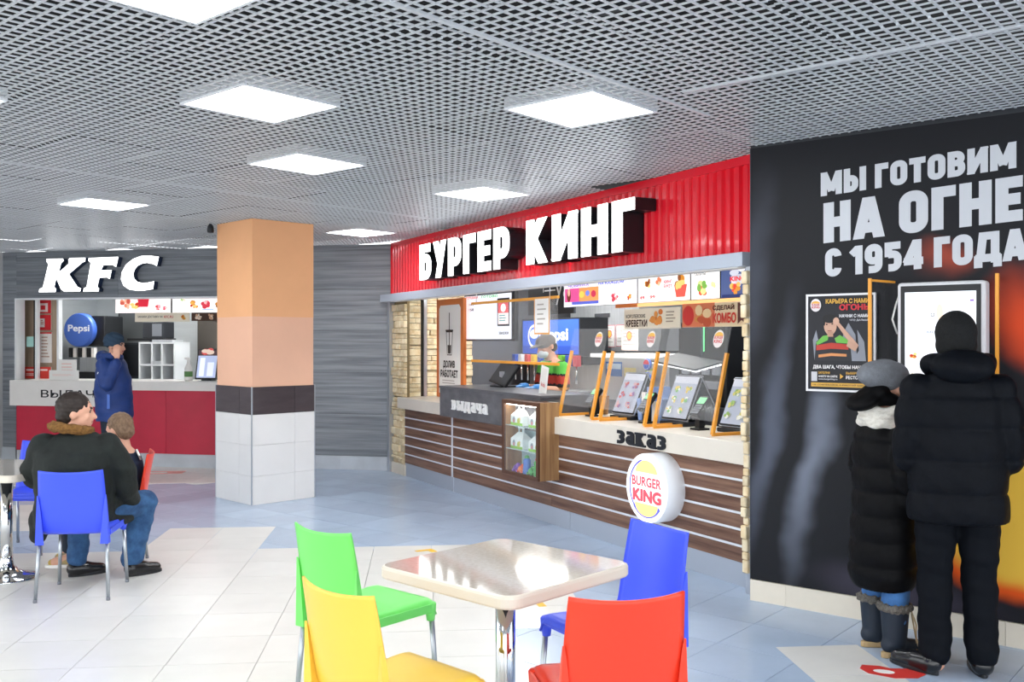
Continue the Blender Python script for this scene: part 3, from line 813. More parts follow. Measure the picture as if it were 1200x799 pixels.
slab_word('выдача', 2.02, 2.83, 0.885, 0.985, mat('white_letter', '#eeeeec', 0.5), bxs, -0.08)
slab_word('заказ', 4.98, 5.585, 0.812, 0.915, mat('navy_letter', '#12161f', 0.4), cn, -0.045)

# display case on the counter front
dc = BK.thing('display_case', 'wall hung wooden display case of kids meal boxes and toys', 'display case', 3.37, -0.20, 0.40)
WB = mat('brown_case_frame', '#5a3a28', 0.5, vary=0.15, scale=(20, 20, 3)); WS = mat('light_oak_side', '#b08a5e', 0.5, c2='#8a6340', scale=(24, 24, 1.5))
W_ = 0.66; Hh = 0.67; D_ = 0.2
MB().box(W_-0.02, W_, 0.012, D_, 0, Hh).build('side_panel', WS, dc); MB().box(0, 0.02, 0.012, D_, 0, Hh).build('side_panel', WS, dc)
MB().box(0.02, W_-0.02, D_-0.012, D_, 0, Hh).build('back_panel', mat('pale_blue_case_back', '#b5dbe2', 0.5, vary=0.08), dc)
f = MB()
for b in ((0, W_, -0.012, 0.012, 0, 0.03), (0, W_, -0.012, 0.012, Hh-0.035, Hh), (0, 0.035, -0.012, 0.012, 0.03, Hh-0.035), (W_-0.035, W_, -0.012, 0.012, 0.03, Hh-0.035)): f.box(*b)
f.build('front_frame', WB, dc, bevel=0.002)
MB().box(0.02, W_-0.02, 0.012, D_-0.012, 0, 0.02).build('bottom_panel', WB, dc); MB().box(0.02, W_-0.02, 0.012, D_-0.012, Hh-0.02, Hh).build('top_panel', WB, dc)
for z in (0.225, 0.435): MB().box(0.02, W_-0.02, 0.02, D_-0.012, z, z+0.008).build('shelf', mat('glass_shelf', '#d6eeee', 0.1, alpha=0.5), dc)
MB().box(0.035, W_-0.035, -0.004, 0.0, 0.03, Hh-0.035).build('glass_pane', M['glass'], dc)
MB().box(0.04, W_-0.04, 0.02, 0.04, Hh-0.045, Hh-0.036).build('added_led_strip', mat('case_fill_led', '#fffaf0', 0.4, emit=9.0), dc)  # unseen strip, added to brighten the inside of the case
def meal_box(x, z, label):
    t = BK.thing('meal_box', label, 'box', 3.37+x, -0.10, 0.40+z, group='kids meal boxes in the display case')
    wb = mat('meal_box_card', '#e3eeee', 0.6, vary=0.05, scale=(20, 20, 20)); a, d, hh = 0.11, 0.05, 0.085
    m = MB().box(-a, a, -d, d, 0, hh); m.add([(-a, -d, hh), (a, -d, hh), (a, d, hh), (-a, d, hh), (-0.05, -0.006, 0.145), (0.05, -0.006, 0.145), (0.05, 0.006, 0.145), (-0.05, 0.006, 0.145)],
        [(0, 1, 5, 4), (1, 2, 6, 5), (2, 3, 7, 6), (3, 0, 4, 7), (4, 5, 6, 7)]); m.build('carton', wb, t)
    hn = MB()
    for b in ((-0.05, -0.03, .145, .18), (0.03, 0.05, .145, .18), (-0.055, 0.055, .175, .192)): hn.box(b[0], b[1], -0.004, 0.004, b[2], b[3])
    hn.build('handle', wb, t)
    p = Print(); p.rect(-a, a, 0, 0.022, '#8cc44e'); p.disc(-0.05, 0.045, 0.025, 0.03, '#8a9aa2'); p.disc(-0.05, 0.036, 0.012, 0.016, '#d98a8a'); p.disc(0.04, 0.04, 0.03, 0.026, '#b8c25a'); p.disc(0.06, 0.06, 0.012, 0.012, '#e8c060')
    p.put('print', t, (0, -d, 0))
meal_box(0.17, 0.443, 'upper left kids meal box with handle on top shelf of display case')
meal_box(0.17, 0.233, 'lower left kids meal box with handle on middle shelf of display case')
meal_box(0.50, 0.443, 'upper right kids meal box on top shelf of display case')
meal_box(0.50, 0.233, 'lower right kids meal box on middle shelf of display case')
def toy(x, c, c2, kind, label):
    t = BK.thing('toy', label, 'toy', 3.37+x, -0.12, 0.42, group='plastic toys in the display case')
    a = mat('toy_'+c, c, 0.4); b = mat('toy_'+c2, c2, 0.4)
    if kind == 0:
        MB().lathe([(0.036, 0), (0.04, 0.01), (0.034, 0.09), (0.036, 0.12), (0.02, 0.14), (0.006, 0.146)], 14).build('body', a, t); MB().ell((0, 0, 0.145), (0.024, 0.024, 0.02), 10, 6).build('head', b, t)
    else:
        MB().ell((0, 0, 0.032), (0.05, 0.035, 0.032), 12, 8).build('body', a, t); MB().ell((0.035, -0.01, 0.062), (0.024, 0.022, 0.022), 10, 6).build('head', b, t)
        for sx in (-1, 1): MB().ell((sx*0.03, -0.025, 0.012), (0.014, 0.014, 0.014), 8, 6).build('foot', b, t)
toy(0.13, '#6a3fa0', '#8a55c0', 1, 'purple plastic toy lying in bottom of display case')
toy(0.22, '#ef8a4a', '#e8653a', 1, 'orange plastic toy in bottom of display case')
toy(0.31, '#4f7fd0', '#57b860', 0, 'blue upright plastic toy with green top in display case')
toy(0.40, '#4aa85c', '#3f9c50', 1, 'small green toy between blue and red topped toys')
toy(0.50, '#46a850', '#e0402e', 0, 'green upright plastic toy with red top in display case')
toy(0.59, '#5cc060', '#64c86a', 1, 'light green plastic toy at right end of display case')

# round lit logo sign on the counter front
lg = BK.thing('round_logo_sign', 'round glowing BURGER KING sign mounted on the plank front', 'sign', 5.495, 0.0, 0.54)
rr = 0.25
MB().lathe([(rr, 0), (rr, 0.15), (rr-0.004, 0.153)], 48).build('drum', mat('drum_side', '#e8ecf2', 0.4, emit=0.12), lg, rot=(R(90), 0, 0))
p = Print(emit=0.42)
p.disc(0, 0, rr-0.004, rr-0.004, '#ffffff', 48)
p.ring(0.0, 0.0, rr*0.78, rr*0.84, '#5a5fd0', 105, 225); p.ring(0.0, 0.0, rr*0.70, rr*0.86, '#5a5fd0', 222, 320)
p.disc(0, rr*0.36, rr*0.55, rr*0.44, '#f5d682', 24, 10, 170); p.disc(0, -rr*0.46, rr*0.55, rr*0.36, '#f5d682', 24, 180, 360)
def seg_fill(p):
    p.text('BURGER', -rr*0.70, rr*0.70, rr*0.03, rr*0.32, '#e0505c', 0.035); p.text('KING', -rr*0.66, rr*0.72, -rr*0.42, -rr*0.04, '#e0505c', 0.06)
seg_fill(p)
p.put('logo_face', lg, (0, -0.1535, 0))

# ================================================================== FRIED CHICKEN COUNTER (KF frame)
# letters drawn as italic slabs
def kfc_poly(ch):
    """outline pieces in the pixels of the sign, y down"""
    if ch == 'K': return [[(105, 78), (250, 78), (254, 100), (232, 125), (212, 215), (305, 128), (300, 92), (310, 74), (448, 74), (445, 108), (420, 120), (303, 230), (378, 358), (408, 372), (402, 402), (265, 402), (235, 380), (190, 265), (172, 355), (188, 375), (184, 404), (36, 404), (42, 374), (72, 358), (122, 128), (106, 106)]]
    if ch == 'F': return [[(478, 78), (734, 72), (716, 166), (702, 162), (690, 148), (604, 150), (584, 200), (676, 198), (660, 282), (648, 278), (640, 268), (570, 270), (552, 358), (566, 376), (562, 404), (430, 404), (434, 374), (460, 360), (496, 122), (474, 104)]]
    out = []; o = [(1080, 78), (1000, 66), (930, 68), (860, 96), (800, 150), (765, 220), (758, 290), (780, 350), (830, 390), (900, 402), (960, 400), (1030, 388)]
    i = [(1062, 166), (1030, 146), (980, 135), (940, 140), (900, 160), (875, 195), (862, 240), (870, 285), (895, 315), (940, 328), (985, 326), (1040, 314)]
    for k in range(len(o)-1): out.append([o[k], i[k], i[k+1], o[k+1]])
    return out
from mathutils.geometry import tessellate_polygon
ks = thing('restaurant_sign', 'glowing white slanted letters KFC on grey plank wall', 'sign', KF.p(0, 0, 0), KF.a)
navy = mat('navy_letter_side', '#20304f', 0.4)
for ch in 'KFC':
    mbS = MB(); mbF = MB()
    for poly in kfc_poly(ch):
        pts = [(0.64+(x-36)/(1080-36)*1.77, 2.70-(y-70)/(404-70)*0.45) for x, y in poly]
        tri = tessellate_polygon([[Vector((a, b, 0)) for a, b in pts]]); fs = []
        for t_ in tri:
            a_ = sum(pts[t_[k]][0]*pts[t_[(k+1) % 3]][1]-pts[t_[(k+1) % 3]][0]*pts[t_[k]][1] for k in range(3)); fs.append(list(t_) if a_ > 0 else list(t_)[::-1])
        solid(mbS, pts, fs, -0.10, -0.01, face=False); solid(mbF, pts, fs, -0.104, -0.099)
    L_ = mbS.build('letter', navy, ks); mbF.build('letter_face', M['glow'], L_)

kc = thing('service_counter', 'red fronted counter with white top under the letters KFC', 'counter', KF.p(0, 0, 0), KF.a)
for a, b in ((0.44, 1.5), (1.5, 2.62), (2.62, 3.5)): MB().box(a+.002, b-.002, -0.28, -0.25, 0.17, 0.97).build('red_panel', M['red'], kc)
MB().box(0.44, 3.5, -0.25, 0.35, 0.0, 0.97).build('carcass', M['dark'], kc)
for a, b in ((0.44, 1.3), (1.3, 2.3), (2.3, 3.5)): MB().box(a+.001, b-.001, -0.27, -0.25, 0.0, 0.168).build('kick_plate', sk, kc)
MB().box(0.38, 3.5, -0.30, 0.35, 0.97, 1.085).build('worktop', M['white'], kc, bevel=0.004)
MB().box(0.38, 2.05, -0.33, -0.30, 0.755, 1.085).build('apron_panel', M['white'], kc, bevel=0.002)
p = Print(); p.text('ВЫДАЧА', 0.85, 1.80, 0.845, 0.965, '#1c1d20', 0.012); p.put('lettering', kc, (0, -0.3305, 0))
# kitchen shell
KK = mat('steel_wall_panel', '#c2c8cc', 0.35, metal=0.35, vary=0.06, scale=(1, 1, 8))
for nm, b in (('wall_kfc_kitchen', (-0.4, 3.7, 2.3, 2.4, 0, 2.6)), ('wall_kfc_left', (-0.4, -0.2, 0.14, 2.3, 0, 2.6)), ('wall_kfc_right', (3.55, 3.7, 0.14, 2.3, 0, 2.6)), ('ceiling_kfc', (-0.4, 3.7, 0.14, 2.4, 2.52, 2.6))):
    struct(MB().box(*b).build(nm, KK if 'ceiling' not in nm else M['paper'], None, KF.p(0, 0, 0), (0, 0, KF.a)))
for s_ in (0.9, 2.4):  # unseen panels, added to light the kitchen behind the hatch
    t = KF.thing('added_kitchen_light', 'unseen square light panel added to light the fried chicken kitchen', 'light', s_, 1.1, 2.45, group='added kitchen ceiling lights behind KFC')
    MB().box(-0.31, 0.31, -0.31, 0.31, 0.02, 0.06).build('frame', M['alu'], t); MB().box(-0.29, 0.29, -0.29, 0.29, 0.0, 0.03).build('diffuser', M['klamp2'], t)
# left inner wood panel with red notices
wp = KF.thing('partition', 'light wood partition with a white post inside the KFC hatch', 'partition', 0.0, 0.32, 0.0)
OK_ = mat('light_wood_panel', '#a08a74', 0.5, c2='#b7a28c', scale=(14, 14, 1.2))
MB().box(0.0, 0.62, 0.0, 0.05, 0, 2.4).build('panel', OK_, wp); MB().box(0.60, 0.63, -0.02, 0.06, 0, 2.4).build('edge_post', wm, wp)
t = KF.thing('door_post', 'slim white and black door edge left of the red notices', 'frame', 0.24, 0.16, 0.0)
MB().box(0.14, 0.17, -0.01, 0.05, 1.085, 2.3).build('white_edge', wm, t); MB().box(0.11, 0.14, 0.0, 0.04, 1.085, 2.3).build('black_edge', M['black'], t)
MB().box(0.0, 0.11, 0.0, 0.02, 1.52, 1.66).build('green_sticker', mat('mint_sticker', '#a9d8cf', 0.5), t)
def notice(x, z0, w_, h_, fn, label, y=0.31):
    t = KF.thing('notice', label, 'notice', x, y, z0, group='red notices on the wood partition')
    MB().box(0, w_, 0, 0.008, 0, h_).build('board', M['paper'], t); p = Print(); fn(p, w_, h_); p.put('print', t); return t
notice(0.285, 1.98, 0.22, 0.19, lambda p, w, h: (p.rect(0, w, 0, h, '#d92f36'), p.rect(.03, w-.05, .02, h-.05, '#f2dcd8'), p.rect(.06, .13, .05, .11, '#d92f36')), 'top red notice on wood partition')
notice(0.285, 1.75, 0.22, 0.21, lambda p, w, h: (p.rect(0, w, 0, h, '#d92f36'), p.rect(.04, .12, .04, h-.05, '#f2e8e4'), p.lines(.06, .11, .07, h-.07, 3, '#c07060')), 'second red notice on wood partition with a white slip')
notice(0.275, 1.30, 0.24, 0.42, lambda p, w, h: (p.rect(0, w, 0, h, '#dd3138'), p.rect(.06, w+.0, .0, h-.02, '#f3ece6'), p.lines(.08, w-.03, .05, h-.06, 7, '#c9a898', .4, 4)), 'tall red edged notice with white sheet on wood partition')
notice(0.12, 1.085, 0.44, 0.16, lambda p, w, h: (p.rect(0, w, 0, h, '#e2483f'), p.lines(.05, w-.05, .09, h-.03, 1, '#f5d9d2', .6, 2), p.lines(.05, w-.2, .03, .07, 2, '#f5d9d2', .5, 3)), 'low wide red notice lying behind the white counter cards', y=0.24)
def card(x, w_, h_, y, label):
    t = KF.thing('counter_card', label, 'sign', x, y, 1.085, group='white cards on the KFC counter')
    MB().box(0, w_, 0, 0.01, 0, h_).build('card', M['paper'], t); p = Print(); p.lines(.05, w_-.05, .05, h_-.05, 4, '#f0c9c0', .35, int(w_*100)); p.put('print', t)
card(0.93, 0.27, 0.27, -0.10, 'tall white card standing on KFC counter'); card(0.84, 0.44, 0.13, -0.16, 'low wide white card standing before the tall card on KFC counter')
# drinks dispenser
t = KF.thing('drink_dispenser', 'black and blue drinks dispenser with white taps behind KFC counter', 'drink dispenser', 0.10, 1.25, 1.02)
MB().box(0.0, 0.55, 0.0, 0.45, 0, 0.12).build('drip_tray', M['black'], t); MB().box(0.0, 0.55, 0.22, 0.45, 0.12, 0.5).build('back_splash', M['steel'], t)
MB().box(0.22, 0.58, 0.0, 0.45, 0.5, 0.95).build('head_side', M['black'], t, bevel=0.02)
MB().lathe([(0.24, 0), (0.25, 0.02), (0.25, 0.12), (0.23, 0.14)], 28).build('round_front', mat('blue_front', '#3f62b8', 0.3), t, (0.20, 0.05, 0.74), (R(90), 0, 0))
p = Print(); p.disc(0, 0, 0.235, 0.235, '#4a6fc8', 28); p.text('Pepsi', -0.17, 0.19, -0.05, 0.08, '#e9eefc', 0.03); p.put('print', t, (0.20, -0.091, 0.74))
for k in range(6): MB().box(0.02+k*0.075, 0.07+k*0.075, -0.06, 0.0, 0.34, 0.48).build('tap', M['paper'] if k % 2 else M['black'], t)
t = KF.thing('back_table', 'steel work table along the back of the KFC kitchen', 'table', 0.0, 1.15, 0.0)
MB().box(0.0, 3.5, 0.0, 0.82, 0.97, 1.02).build('top', M['steel'], t)
for x in (0.05, 1.9, 3.4): MB().box(x, x+0.05, 0.05, 0.8, 0, 0.97).build('leg', M['steel'], t)
t = KF.thing('hot_rack', 'steel open rack with empty slots on the KFC back table', 'rack', 1.23, 1.25, 1.02)
f = MB()
for x in (0, 0.20, 0.36, 0.56): f.box(x, x+0.025, 0, 0.4, 0, 0.56)
for z in (0.0, 0.22, 0.54): f.box(0, 0.585, 0, 0.4, z, z+0.025)
f.build('frame', wm, t); MB().box(0.02, 0.56, 0.38, 0.4, 0.02, 0.54).build('back', M['black'], t); MB().box(0.22, 0.36, 0.0, 0.3, 0.245, 0.29).build('tray', M['steel'], t); MB().box(0.22, 0.54, 0.0, 0.3, 0.565, 0.60).build('tray', M['steel'], t)
t = KF.thing('microwave', 'small dark microwave standing above the steel rack', 'microwave', 1.26, 1.3, 1.64)
MB().box(0, 0.33, 0, 0.3, 0, 0.24).build('body', M['dark'], t, bevel=0.01); MB().box(0.16, 0.31, -0.006, 0, 0.03, 0.21).build('door_glass', M['grey'], t); MB().box(-0.25, 0.36, 0, 0.3, -0.035, -0.002).build('shelf', M['black'], t)
t = KF.thing('dark_cabinet', 'tall black steel cabinet behind the man with the phone', 'cabinet', 0.35, 1.98, 1.02)
MB().box(0.05, 0.62, 0, 0.30, 0, 1.1).build('body', M['dark'], t); MB().box(0.08, 0.59, -0.012, 0, 0.55, 1.05).build('door', mat('bronze_steel', '#6e7274', 0.3, metal=0.7), t); MB().box(0.08, 0.59, -0.012, 0, 0.05, 0.52).build('door', M['black'], t)
t = KF.thing('fridge', 'tall bronze toned steel fridge right of the rack', 'fridge', 1.70, 2.06, 0.0)
MB().box(0, 0.5, 0, 0.23, 0, 1.95).build('body', mat('dark_bronze_steel', '#5a5652', 0.3, metal=0.6), t); MB().box(0.02, 0.40, -0.02, 0, 0.1, 1.9).build('door', mat('fridge_door', '#6b655f', 0.25, metal=0.6), t); MB().box(0.05, 0.07, -0.05, -0.02, 0.9, 1.3).build('handle', M['chrome'], t)
def kfc_board(x, w_, label, fn):
    t = KF.thing('menu_board', label, 'menu board', x, 0.5, 1.985, group='menu boards over the KFC counter')
    MB().box(0, w_, 0.002, 0.05, 0, 0.235).build('case', M['black'], t); p = Print(emit=SCREEN); fn(p, w_, 0.235); p.put('screen', t)
kfc_board(1.37, 0.84, 'left lit menu board with red bucket above KFC counter', lambda p, w, h: (p.rect(0, w, 0, h, '#fbf4f2'), p.food(.15, .12, .09, 1, ('#d98a6a', '#e8b49a', '#c85a4a')), p.food(.3, .1, .07, 2), p.poly([(.36, .08), (.50, .08), (.52, .2), (.34, .2)], '#c8283c'), p.food(.66, .07, .05, 3, ('#d0506a', '#e8a0a8', '#c83a3a')), p.food(.76, .06, .04, 5, ('#d0506a', '#e8c0b8', '#c83a3a'))))
kfc_board(2.235, 0.84, 'right lit menu board with chips above KFC counter', lambda p, w, h: (p.rect(0, w, 0, h, '#fbf6f6'), p.food(.17, .18, .05, 4, ('#a8c888', '#d8d0c0')), p.food(.32, .11, .07, 8), p.food(.5, .11, .08, 6, ('#e86a7a', '#c83a4a', '#f0b0b0')), p.rect(.45, .62, .03, .045, '#8fb0e0'), p.food(.7, .1, .06, 9)))
t = KF.thing('banner', 'hanging strip banner ЗАКАЖИ ДОСТАВКУ НА KFC.RU', 'banner', 1.70, 0.45, 1.86)
MB().box(0, 0.82, 0.002, 0.008, 0, 0.12).build('board', M['paper'], t); p = Print(); p.rect(0, .82, 0, .12, '#eadfcb'); p.text('ЗАКАЖИ ДОСТАВКУ НА', .04, .42, .05, .085, '#2a2422', .015); p.text('KFC.RU', .44, .58, .05, .085, '#c8322e', .02); p.food(.72, .06, .055, 11); p.put('print', t)
t = KF.thing('banner', 'short dark hanging strip with pictures right of the delivery banner', 'banner', 2.55, 0.45, 1.87)
MB().box(0, 0.4, 0.002, 0.008, 0, 0.11).build('board', M['dark'], t); p = Print(); p.rect(0, .4, 0, .11, '#4a3024'); p.food(.1, .055, .05, 21, ('#e8d4c0', '#d0a080')); p.food(.28, .055, .05, 22, ('#e8d4c0', '#d0a080')); p.put('print', t)
t = KF.thing('order_terminal', 'tilted order screen standing on the right of KFC counter', 'screen', 2.86, 0.0, 1.087)
s_ = MB().box(0, 0.30, 0, 0.03, 0.02, 0.42).build('housing', M['black'], t, rot=(R(-12), 0, 0)); p = Print(emit=SCREEN*0.8); p.rect(.015, .285, .04, .40, '#aeb8d6'); p.rect(.015, .285, .33, .40, '#4b3a3e'); p.food(.15, .36, .1, 13, ('#c84a4a', '#d8c0b0')); p.rect(.05, .12, .06, .3, '#e6eaf4'); p.rect(.16, .25, .06, .24, '#dfe4f2'); p.put('screen', s_)
MB().box(0.08, 0.22, 0.02, 0.16, 0, 0.03).build('foot', M['black'], t)
t = KF.thing('bottle', 'white spray bottle with green label beside the KFC order screen', 'bottle', 2.76, 0.02, 1.087)
MB().lathe([(0.05, 0), (0.052, 0.02), (0.05, 0.16), (0.022, 0.22), (0.018, 0.26), (0.02, 0.28)], 16).build('body', M['paper'], t); MB().lathe([(0.0525, 0.05), (0.0525, 0.12)], 16).build('label', mat('green_label', '#5a8a50', 0.5), t); MB().box(-0.05, 0.02, -0.012, 0.012, 0.27, 0.30).build('nozzle', M['paper'], t)

# ================================================================== INSIDE THE BURGER KITCHEN (BK frame)
t = BK.thing('refill_poster', 'tall orange framed poster reading ДОЛИВ РАБОТАЕТ standing on the counter', 'poster', 0.53, 0.40, 0.932)
MB().box(0, 0.74, 0.0, 0.04, 0, 1.16).build('board', M['orangeframe'], t)
p = Print(); rp_ = [(.07+.04*0, .05), (.67, .05), (.67, 1.05), (.63, 1.09), (.11, 1.09), (.07, 1.05)]; p.poly(rp_, '#f1efec')
p.poly([(.27, .78), (.46, .78), (.43, .50), (.30, .50)], '#3a3532'); p.poly([(.285, .77), (.445, .77), (.42, .51), (.31, .51)], '#f1efec'); p.poly([(.315, .62), (.415, .62), (.405, .52), (.325, .52)], '#4a4340'); p.rect(.26, .47, .78, .80, '#3a3532'); p.rect(.355, .375, .62, 1.0, '#3a3532')
p.text('ДОЛИВ', .19, .52, .34, .44, '#3a3532', .045); p.text('РАБОТАЕТ', .12, .60, .24, .33, '#3a3532', .045); p.lines(.17, .56, .15, .21, 2, '#b0aba6', .35, 5); p.lines(.2, .52, .08, .12, 2, '#b0aba6', .35, 6); p.put('print', t)
t = BK.thing('order_monitor', 'large white lit order monitor hanging beside the refill poster', 'screen', 1.08, 0.50, 1.60)
MB().box(0, 1.22, 0.004, 0.05, 0, 0.53).build('housing', M['black'], t); MB().box(0.6, 0.63, 0.02, 0.04, 0.53, 1.12).build('hanger', M['dark'], t)
p = Print(emit=SCREEN); p.rect(.02, 1.16, .02, .51, '#e8ecf6'); p.rect(.02, 1.16, .47, .51, '#f6f8fc'); p.text('готовим', .06, .36, .475, .505, '#d8484a', .02); p.text('готово', .45, .85, .475, .505, '#46a860', .02); p.text('149', .14, .26, .40, .43, '#20242c', .03); p.text('158', .14, .26, .34, .37, '#20242c', .03); p.rect(.84, 1.12, .16, .46, '#17181c'); p.rect(.86, 1.10, .18, .44, '#f4e2e0'); p.rect(.86, 1.10, .30, .41, '#d8535a'); p.disc(.98, .355, .06, .045, '#f8f2f0'); p.lines(.89, 1.07, .20, .28, 3, '#6aa0a0', .5, 3); p.text('закажи', .88, 1.1, .07, .1, '#20242c', .02); p.put('screen', t)
# drinks machine with lit panel
t = BK.thing('drink_machine', 'wide drinks machine with blue lit pepsi panel and coloured taps', 'drink dispenser', -0.02, 1.62, 0.0)
MB().box(0.05, 1.75, 0.1, 0.6, 0, 1.0).build('cabinet', M['dark'], t); MB().box(0.05, 1.75, 0.35, 0.6, 1.0, 1.35).build('back_splash', M['steel'], t); MB().box(0.05, 1.75, 0.05, 0.6, 0.98, 1.02).build('drip_tray', M['steel'], t)
MB().box(0.05, 1.75, 0.1, 0.6, 1.32, 1.42).build('tap_head', M['black'], t); MB().box(0.2, 1.6, 0.15, 0.55, 1.42, 1.88).build('light_box', M['dark'], t)
p = Print(emit=0.4); p.rect(0, 1.36, 0, .42, '#3a5fc0'); p.rect(0, 1.36, 0, .1, '#2d4ca8'); p.disc(.30, .22, .16, .15, '#f2f5fb'); p.disc(.30, .22, .13, .12, '#4468c4'); p.disc(.30, .25, .11, .06, '#d8e0f4'); p.text('pepsi', .52, 1.12, .12, .31, '#f5f8ff', .03); p.put('light_panel', t, (0.22, 0.148, 1.44))
cols = ['#3558b8', '#d0d4d8', '#c84a4a', '#e0b83a', '#3558b8', '#7ac043', '#d85a2e', '#7ac043', '#3558b8', '#c03a48']
for k, c in enumerate(cols):
    x = 0.14+k*0.165
    tp = MB().box(x, x+0.085, 0.03, 0.1, 1.30, 1.43).build('tap', mat('tap_'+c, c, 0.4), t, bevel=0.008); MB().tube([(x+.042, .06, 1.30), (x+.042, .06, 1.10)], 0.012, 8).build('nozzle', M['chrome'], tp)
# orange barred hanging shield with notices
t = BK.thing('hanging_shield', 'clear hanging shield with orange bars above the collection block', 'shield', 2.05, 0.12, 1.38)
MB().box(0, 1.75, 0.0, 0.025, 0.0, 0.025).build('lower_bar', M['orange'], t); MB().box(0, 1.75, 0.0, 0.025, 0.60, 0.625).build('upper_bar', M['orange'], t)
MB().box(0.01, 1.74, 0.010, 0.014, 0.025, 0.60).build('clear_pane', M['glass'], t)
for x in (0.1, 1.6): MB().tube([(x, .012, .62), (x, .012, .74)], 0.004, 6).build('cord', M['alu'], t)
t = BK.thing('notice', 'white notice with orange edge fixed to the hanging shield', 'notice', 3.42, 0.10, 1.66)
MB().box(0, 0.28, 0.002, 0.006, 0, 0.34).build('sheet', M['paper'], t); p = Print(); p.rect(0, .28, 0, .34, '#e8a860'); p.rect(.015, .265, .015, .325, '#f4f1ec'); p.lines(.06, .22, .06, .28, 5, '#b8b0a6', .3, 8); p.put('print', t)
t = BK.thing('notice', 'slim white slip hanging under the lower orange bar', 'notice', 3.50, 0.10, 1.12)
MB().box(0, 0.13, 0.002, 0.006, 0, 0.27).build('sheet', M['paper'], t, rot=(0, R(12), 0)); p = Print(); p.rect(.02, .11, .02, .25, '#e8e4de'); p.text('kids', .03, .1, .08, .12, '#c83a3a', .02); p.put('print', t, rot=(0, R(12), 0))
# staff monitor on the block
t = BK.thing('staff_screen', 'black tilted staff screen standing on the dark collection block', 'screen', 2.05, 0.30, 1.122)
o_ = MB().box(0, 0.36, 0, 0.03, 0.0, 0.26).build('housing', M['black'], t, (0.05, 0, 0.06), (R(-35), R(8), 0), bevel=0.006); MB().box(.02, .34, -.002, 0, .02, .24).build('screen', M['dark'], o_)
MB().bar((0.24, 0.06, 0.0), (0.24, 0.06, 0.16), 0.06, 0.03).build('stand', M['alu'], t); MB().box(0.12, 0.36, -0.02, 0.16, 0, 0.015).build('foot', M['black'], t)
# menu boards
def bk_board(x0, x1, label, fn, z0=1.955, z1=2.22):
    t = BK.thing('menu_board', label, 'menu board', x0, 1.0, z0, group='lit menu boards over the burger counter')
    w_ = x1-x0-0.015; h_ = z1-z0
    MB().box(0, w_, 0.002, 0.06, 0, h_).build('case', M['black'], t); p = Print(emit=SCREEN); fn(p, w_, h_); p.put('screen', t)
bk_board(2.48, 3.80, 'left menu board with purple picture and blue bands', lambda p, w, h: (p.rect(0, w, 0, h, '#f4f4fa'), p.rect(0, w, h-.03, h, '#4a55c8'), p.rect(.02, .66, .05, .19, '#e25a9a'), p.rect(.3, .66, .05, .19, '#f0a060'), p.rect(.16, .66, .02, .05, '#5a68d0'), p.disc(.1, .12, .04, .07, '#7a3a2e'), p.disc(.1, .15, .025, .04, '#e8b8a0'), p.disc(.35, .12, .05, .035, '#f6d060'), p.disc(.46, .13, .04, .03, '#7a8ae0'), p.disc(.57, .12, .045, .035, '#c83a5a'), p.text('НА КАЖДОМ', .66, 1.1, .195, .235, '#4a55c8', .03), p.food(.95, .07, .06, 31, ('#d04a5a', '#e8a0a0', '#b83040')), p.food(1.2, .06, .04, 32), p.text('НОВИНКА', .1, .5, .20, .23, '#8a6ab8', .03)))
bk_board(3.80, 4.575, 'second menu board with a chicken bucket', lambda p, w, h: (p.rect(0, w, 0, h, '#f6f4f4'), p.food(.14, .17, .06, 33), p.food(.33, .18, .06, 34, ('#e8805a', '#d0506a', '#f0c0a0')), p.text('КИНГ', .40, .52, .16, .19, '#b84a5a', .03), p.text('БУКЕТ', .40, .52, .12, .15, '#b84a5a', .03), p.poly([(.58, .03), (.70, .03), (.73, .14), (.55, .14)], '#e05a50'), p.food(.64, .16, .09, 35), p.text('49', .04, .12, .03, .06, '#d04a50', .03), p.text('99', .2, .28, .03, .06, '#d04a50', .03)))
bk_board(4.575, 4.96, 'third menu board with green salad', lambda p, w, h: (p.rect(0, w, 0, h, '#f6f6f4'), p.food(.14, .09, .08, 36, ('#7ab050', '#c8d890', '#d85a40')), p.food(.30, .12, .04, 37, ('#c8d890', '#e8e8a0')), p.text('САЛАТЫ', .05, .2, .2, .225, '#6a6a70', .03)))
bk_board(4.96, 5.40, 'rightmost blue menu board with a burger', lambda p, w, h: (p.rect(0, w, 0, h, '#4a5a88'), p.food(.2, .17, .12, 38, ('#e8eaf0', '#c8ccd8', '#b8bcc8')), p.food(.18, .07, .07, 39, ('#e8b860', '#c88a3a', '#e04a3a')), p.text('KING', .12, .3, .13, .17, '#d83a40', .04), p.rect(.02, w, .0, .025, '#27366a')))
t = BK.thing('light_rail', 'long thin glowing orange rail below the menu boards', 'rail', 3.55, 0.92, 1.915)
MB().box(0, 1.9, 0, 0.04, 0, 0.03).build('rail', mat('orange_rail', '#f2b878', 0.4, emit=0.5), t); MB().box(0, 0.35, -0.002, 0.04, -0.001, 0.031).build('deep_orange_end', mat('deep_orange', '#e8803a', 0.4), t)
t = BK.thing('chalk_board', 'black chalkboard with white handwriting behind the orange barred shield', 'board', 1.35, 1.2, 1.90)
MB().box(0, 1.0, 0.003, 0.03, 0, 0.5).build('board', mat('chalk_black', '#2b3036', 0.6), t); p = Print(); p.rect(.38, .62, .26, .275, '#e8eaec'); p.text('ya', .62, .92, .10, .34, '#e8eaec', .0); p.disc(.36, .37, .02, .02, '#e8eaec'); p.rect(.352, .364, .25, .36, '#e8eaec'); p.put('handwriting', t)
def hang(x, y, z, w_, h_, name, label, fn):
    t = BK.thing(name, label, 'banner', x, y, z); MB().box(0, w_, 0.002, 0.008, 0, h_).build('board', M['paper'], t); p = Print(); fn(p, w_, h_); p.put('print', t)
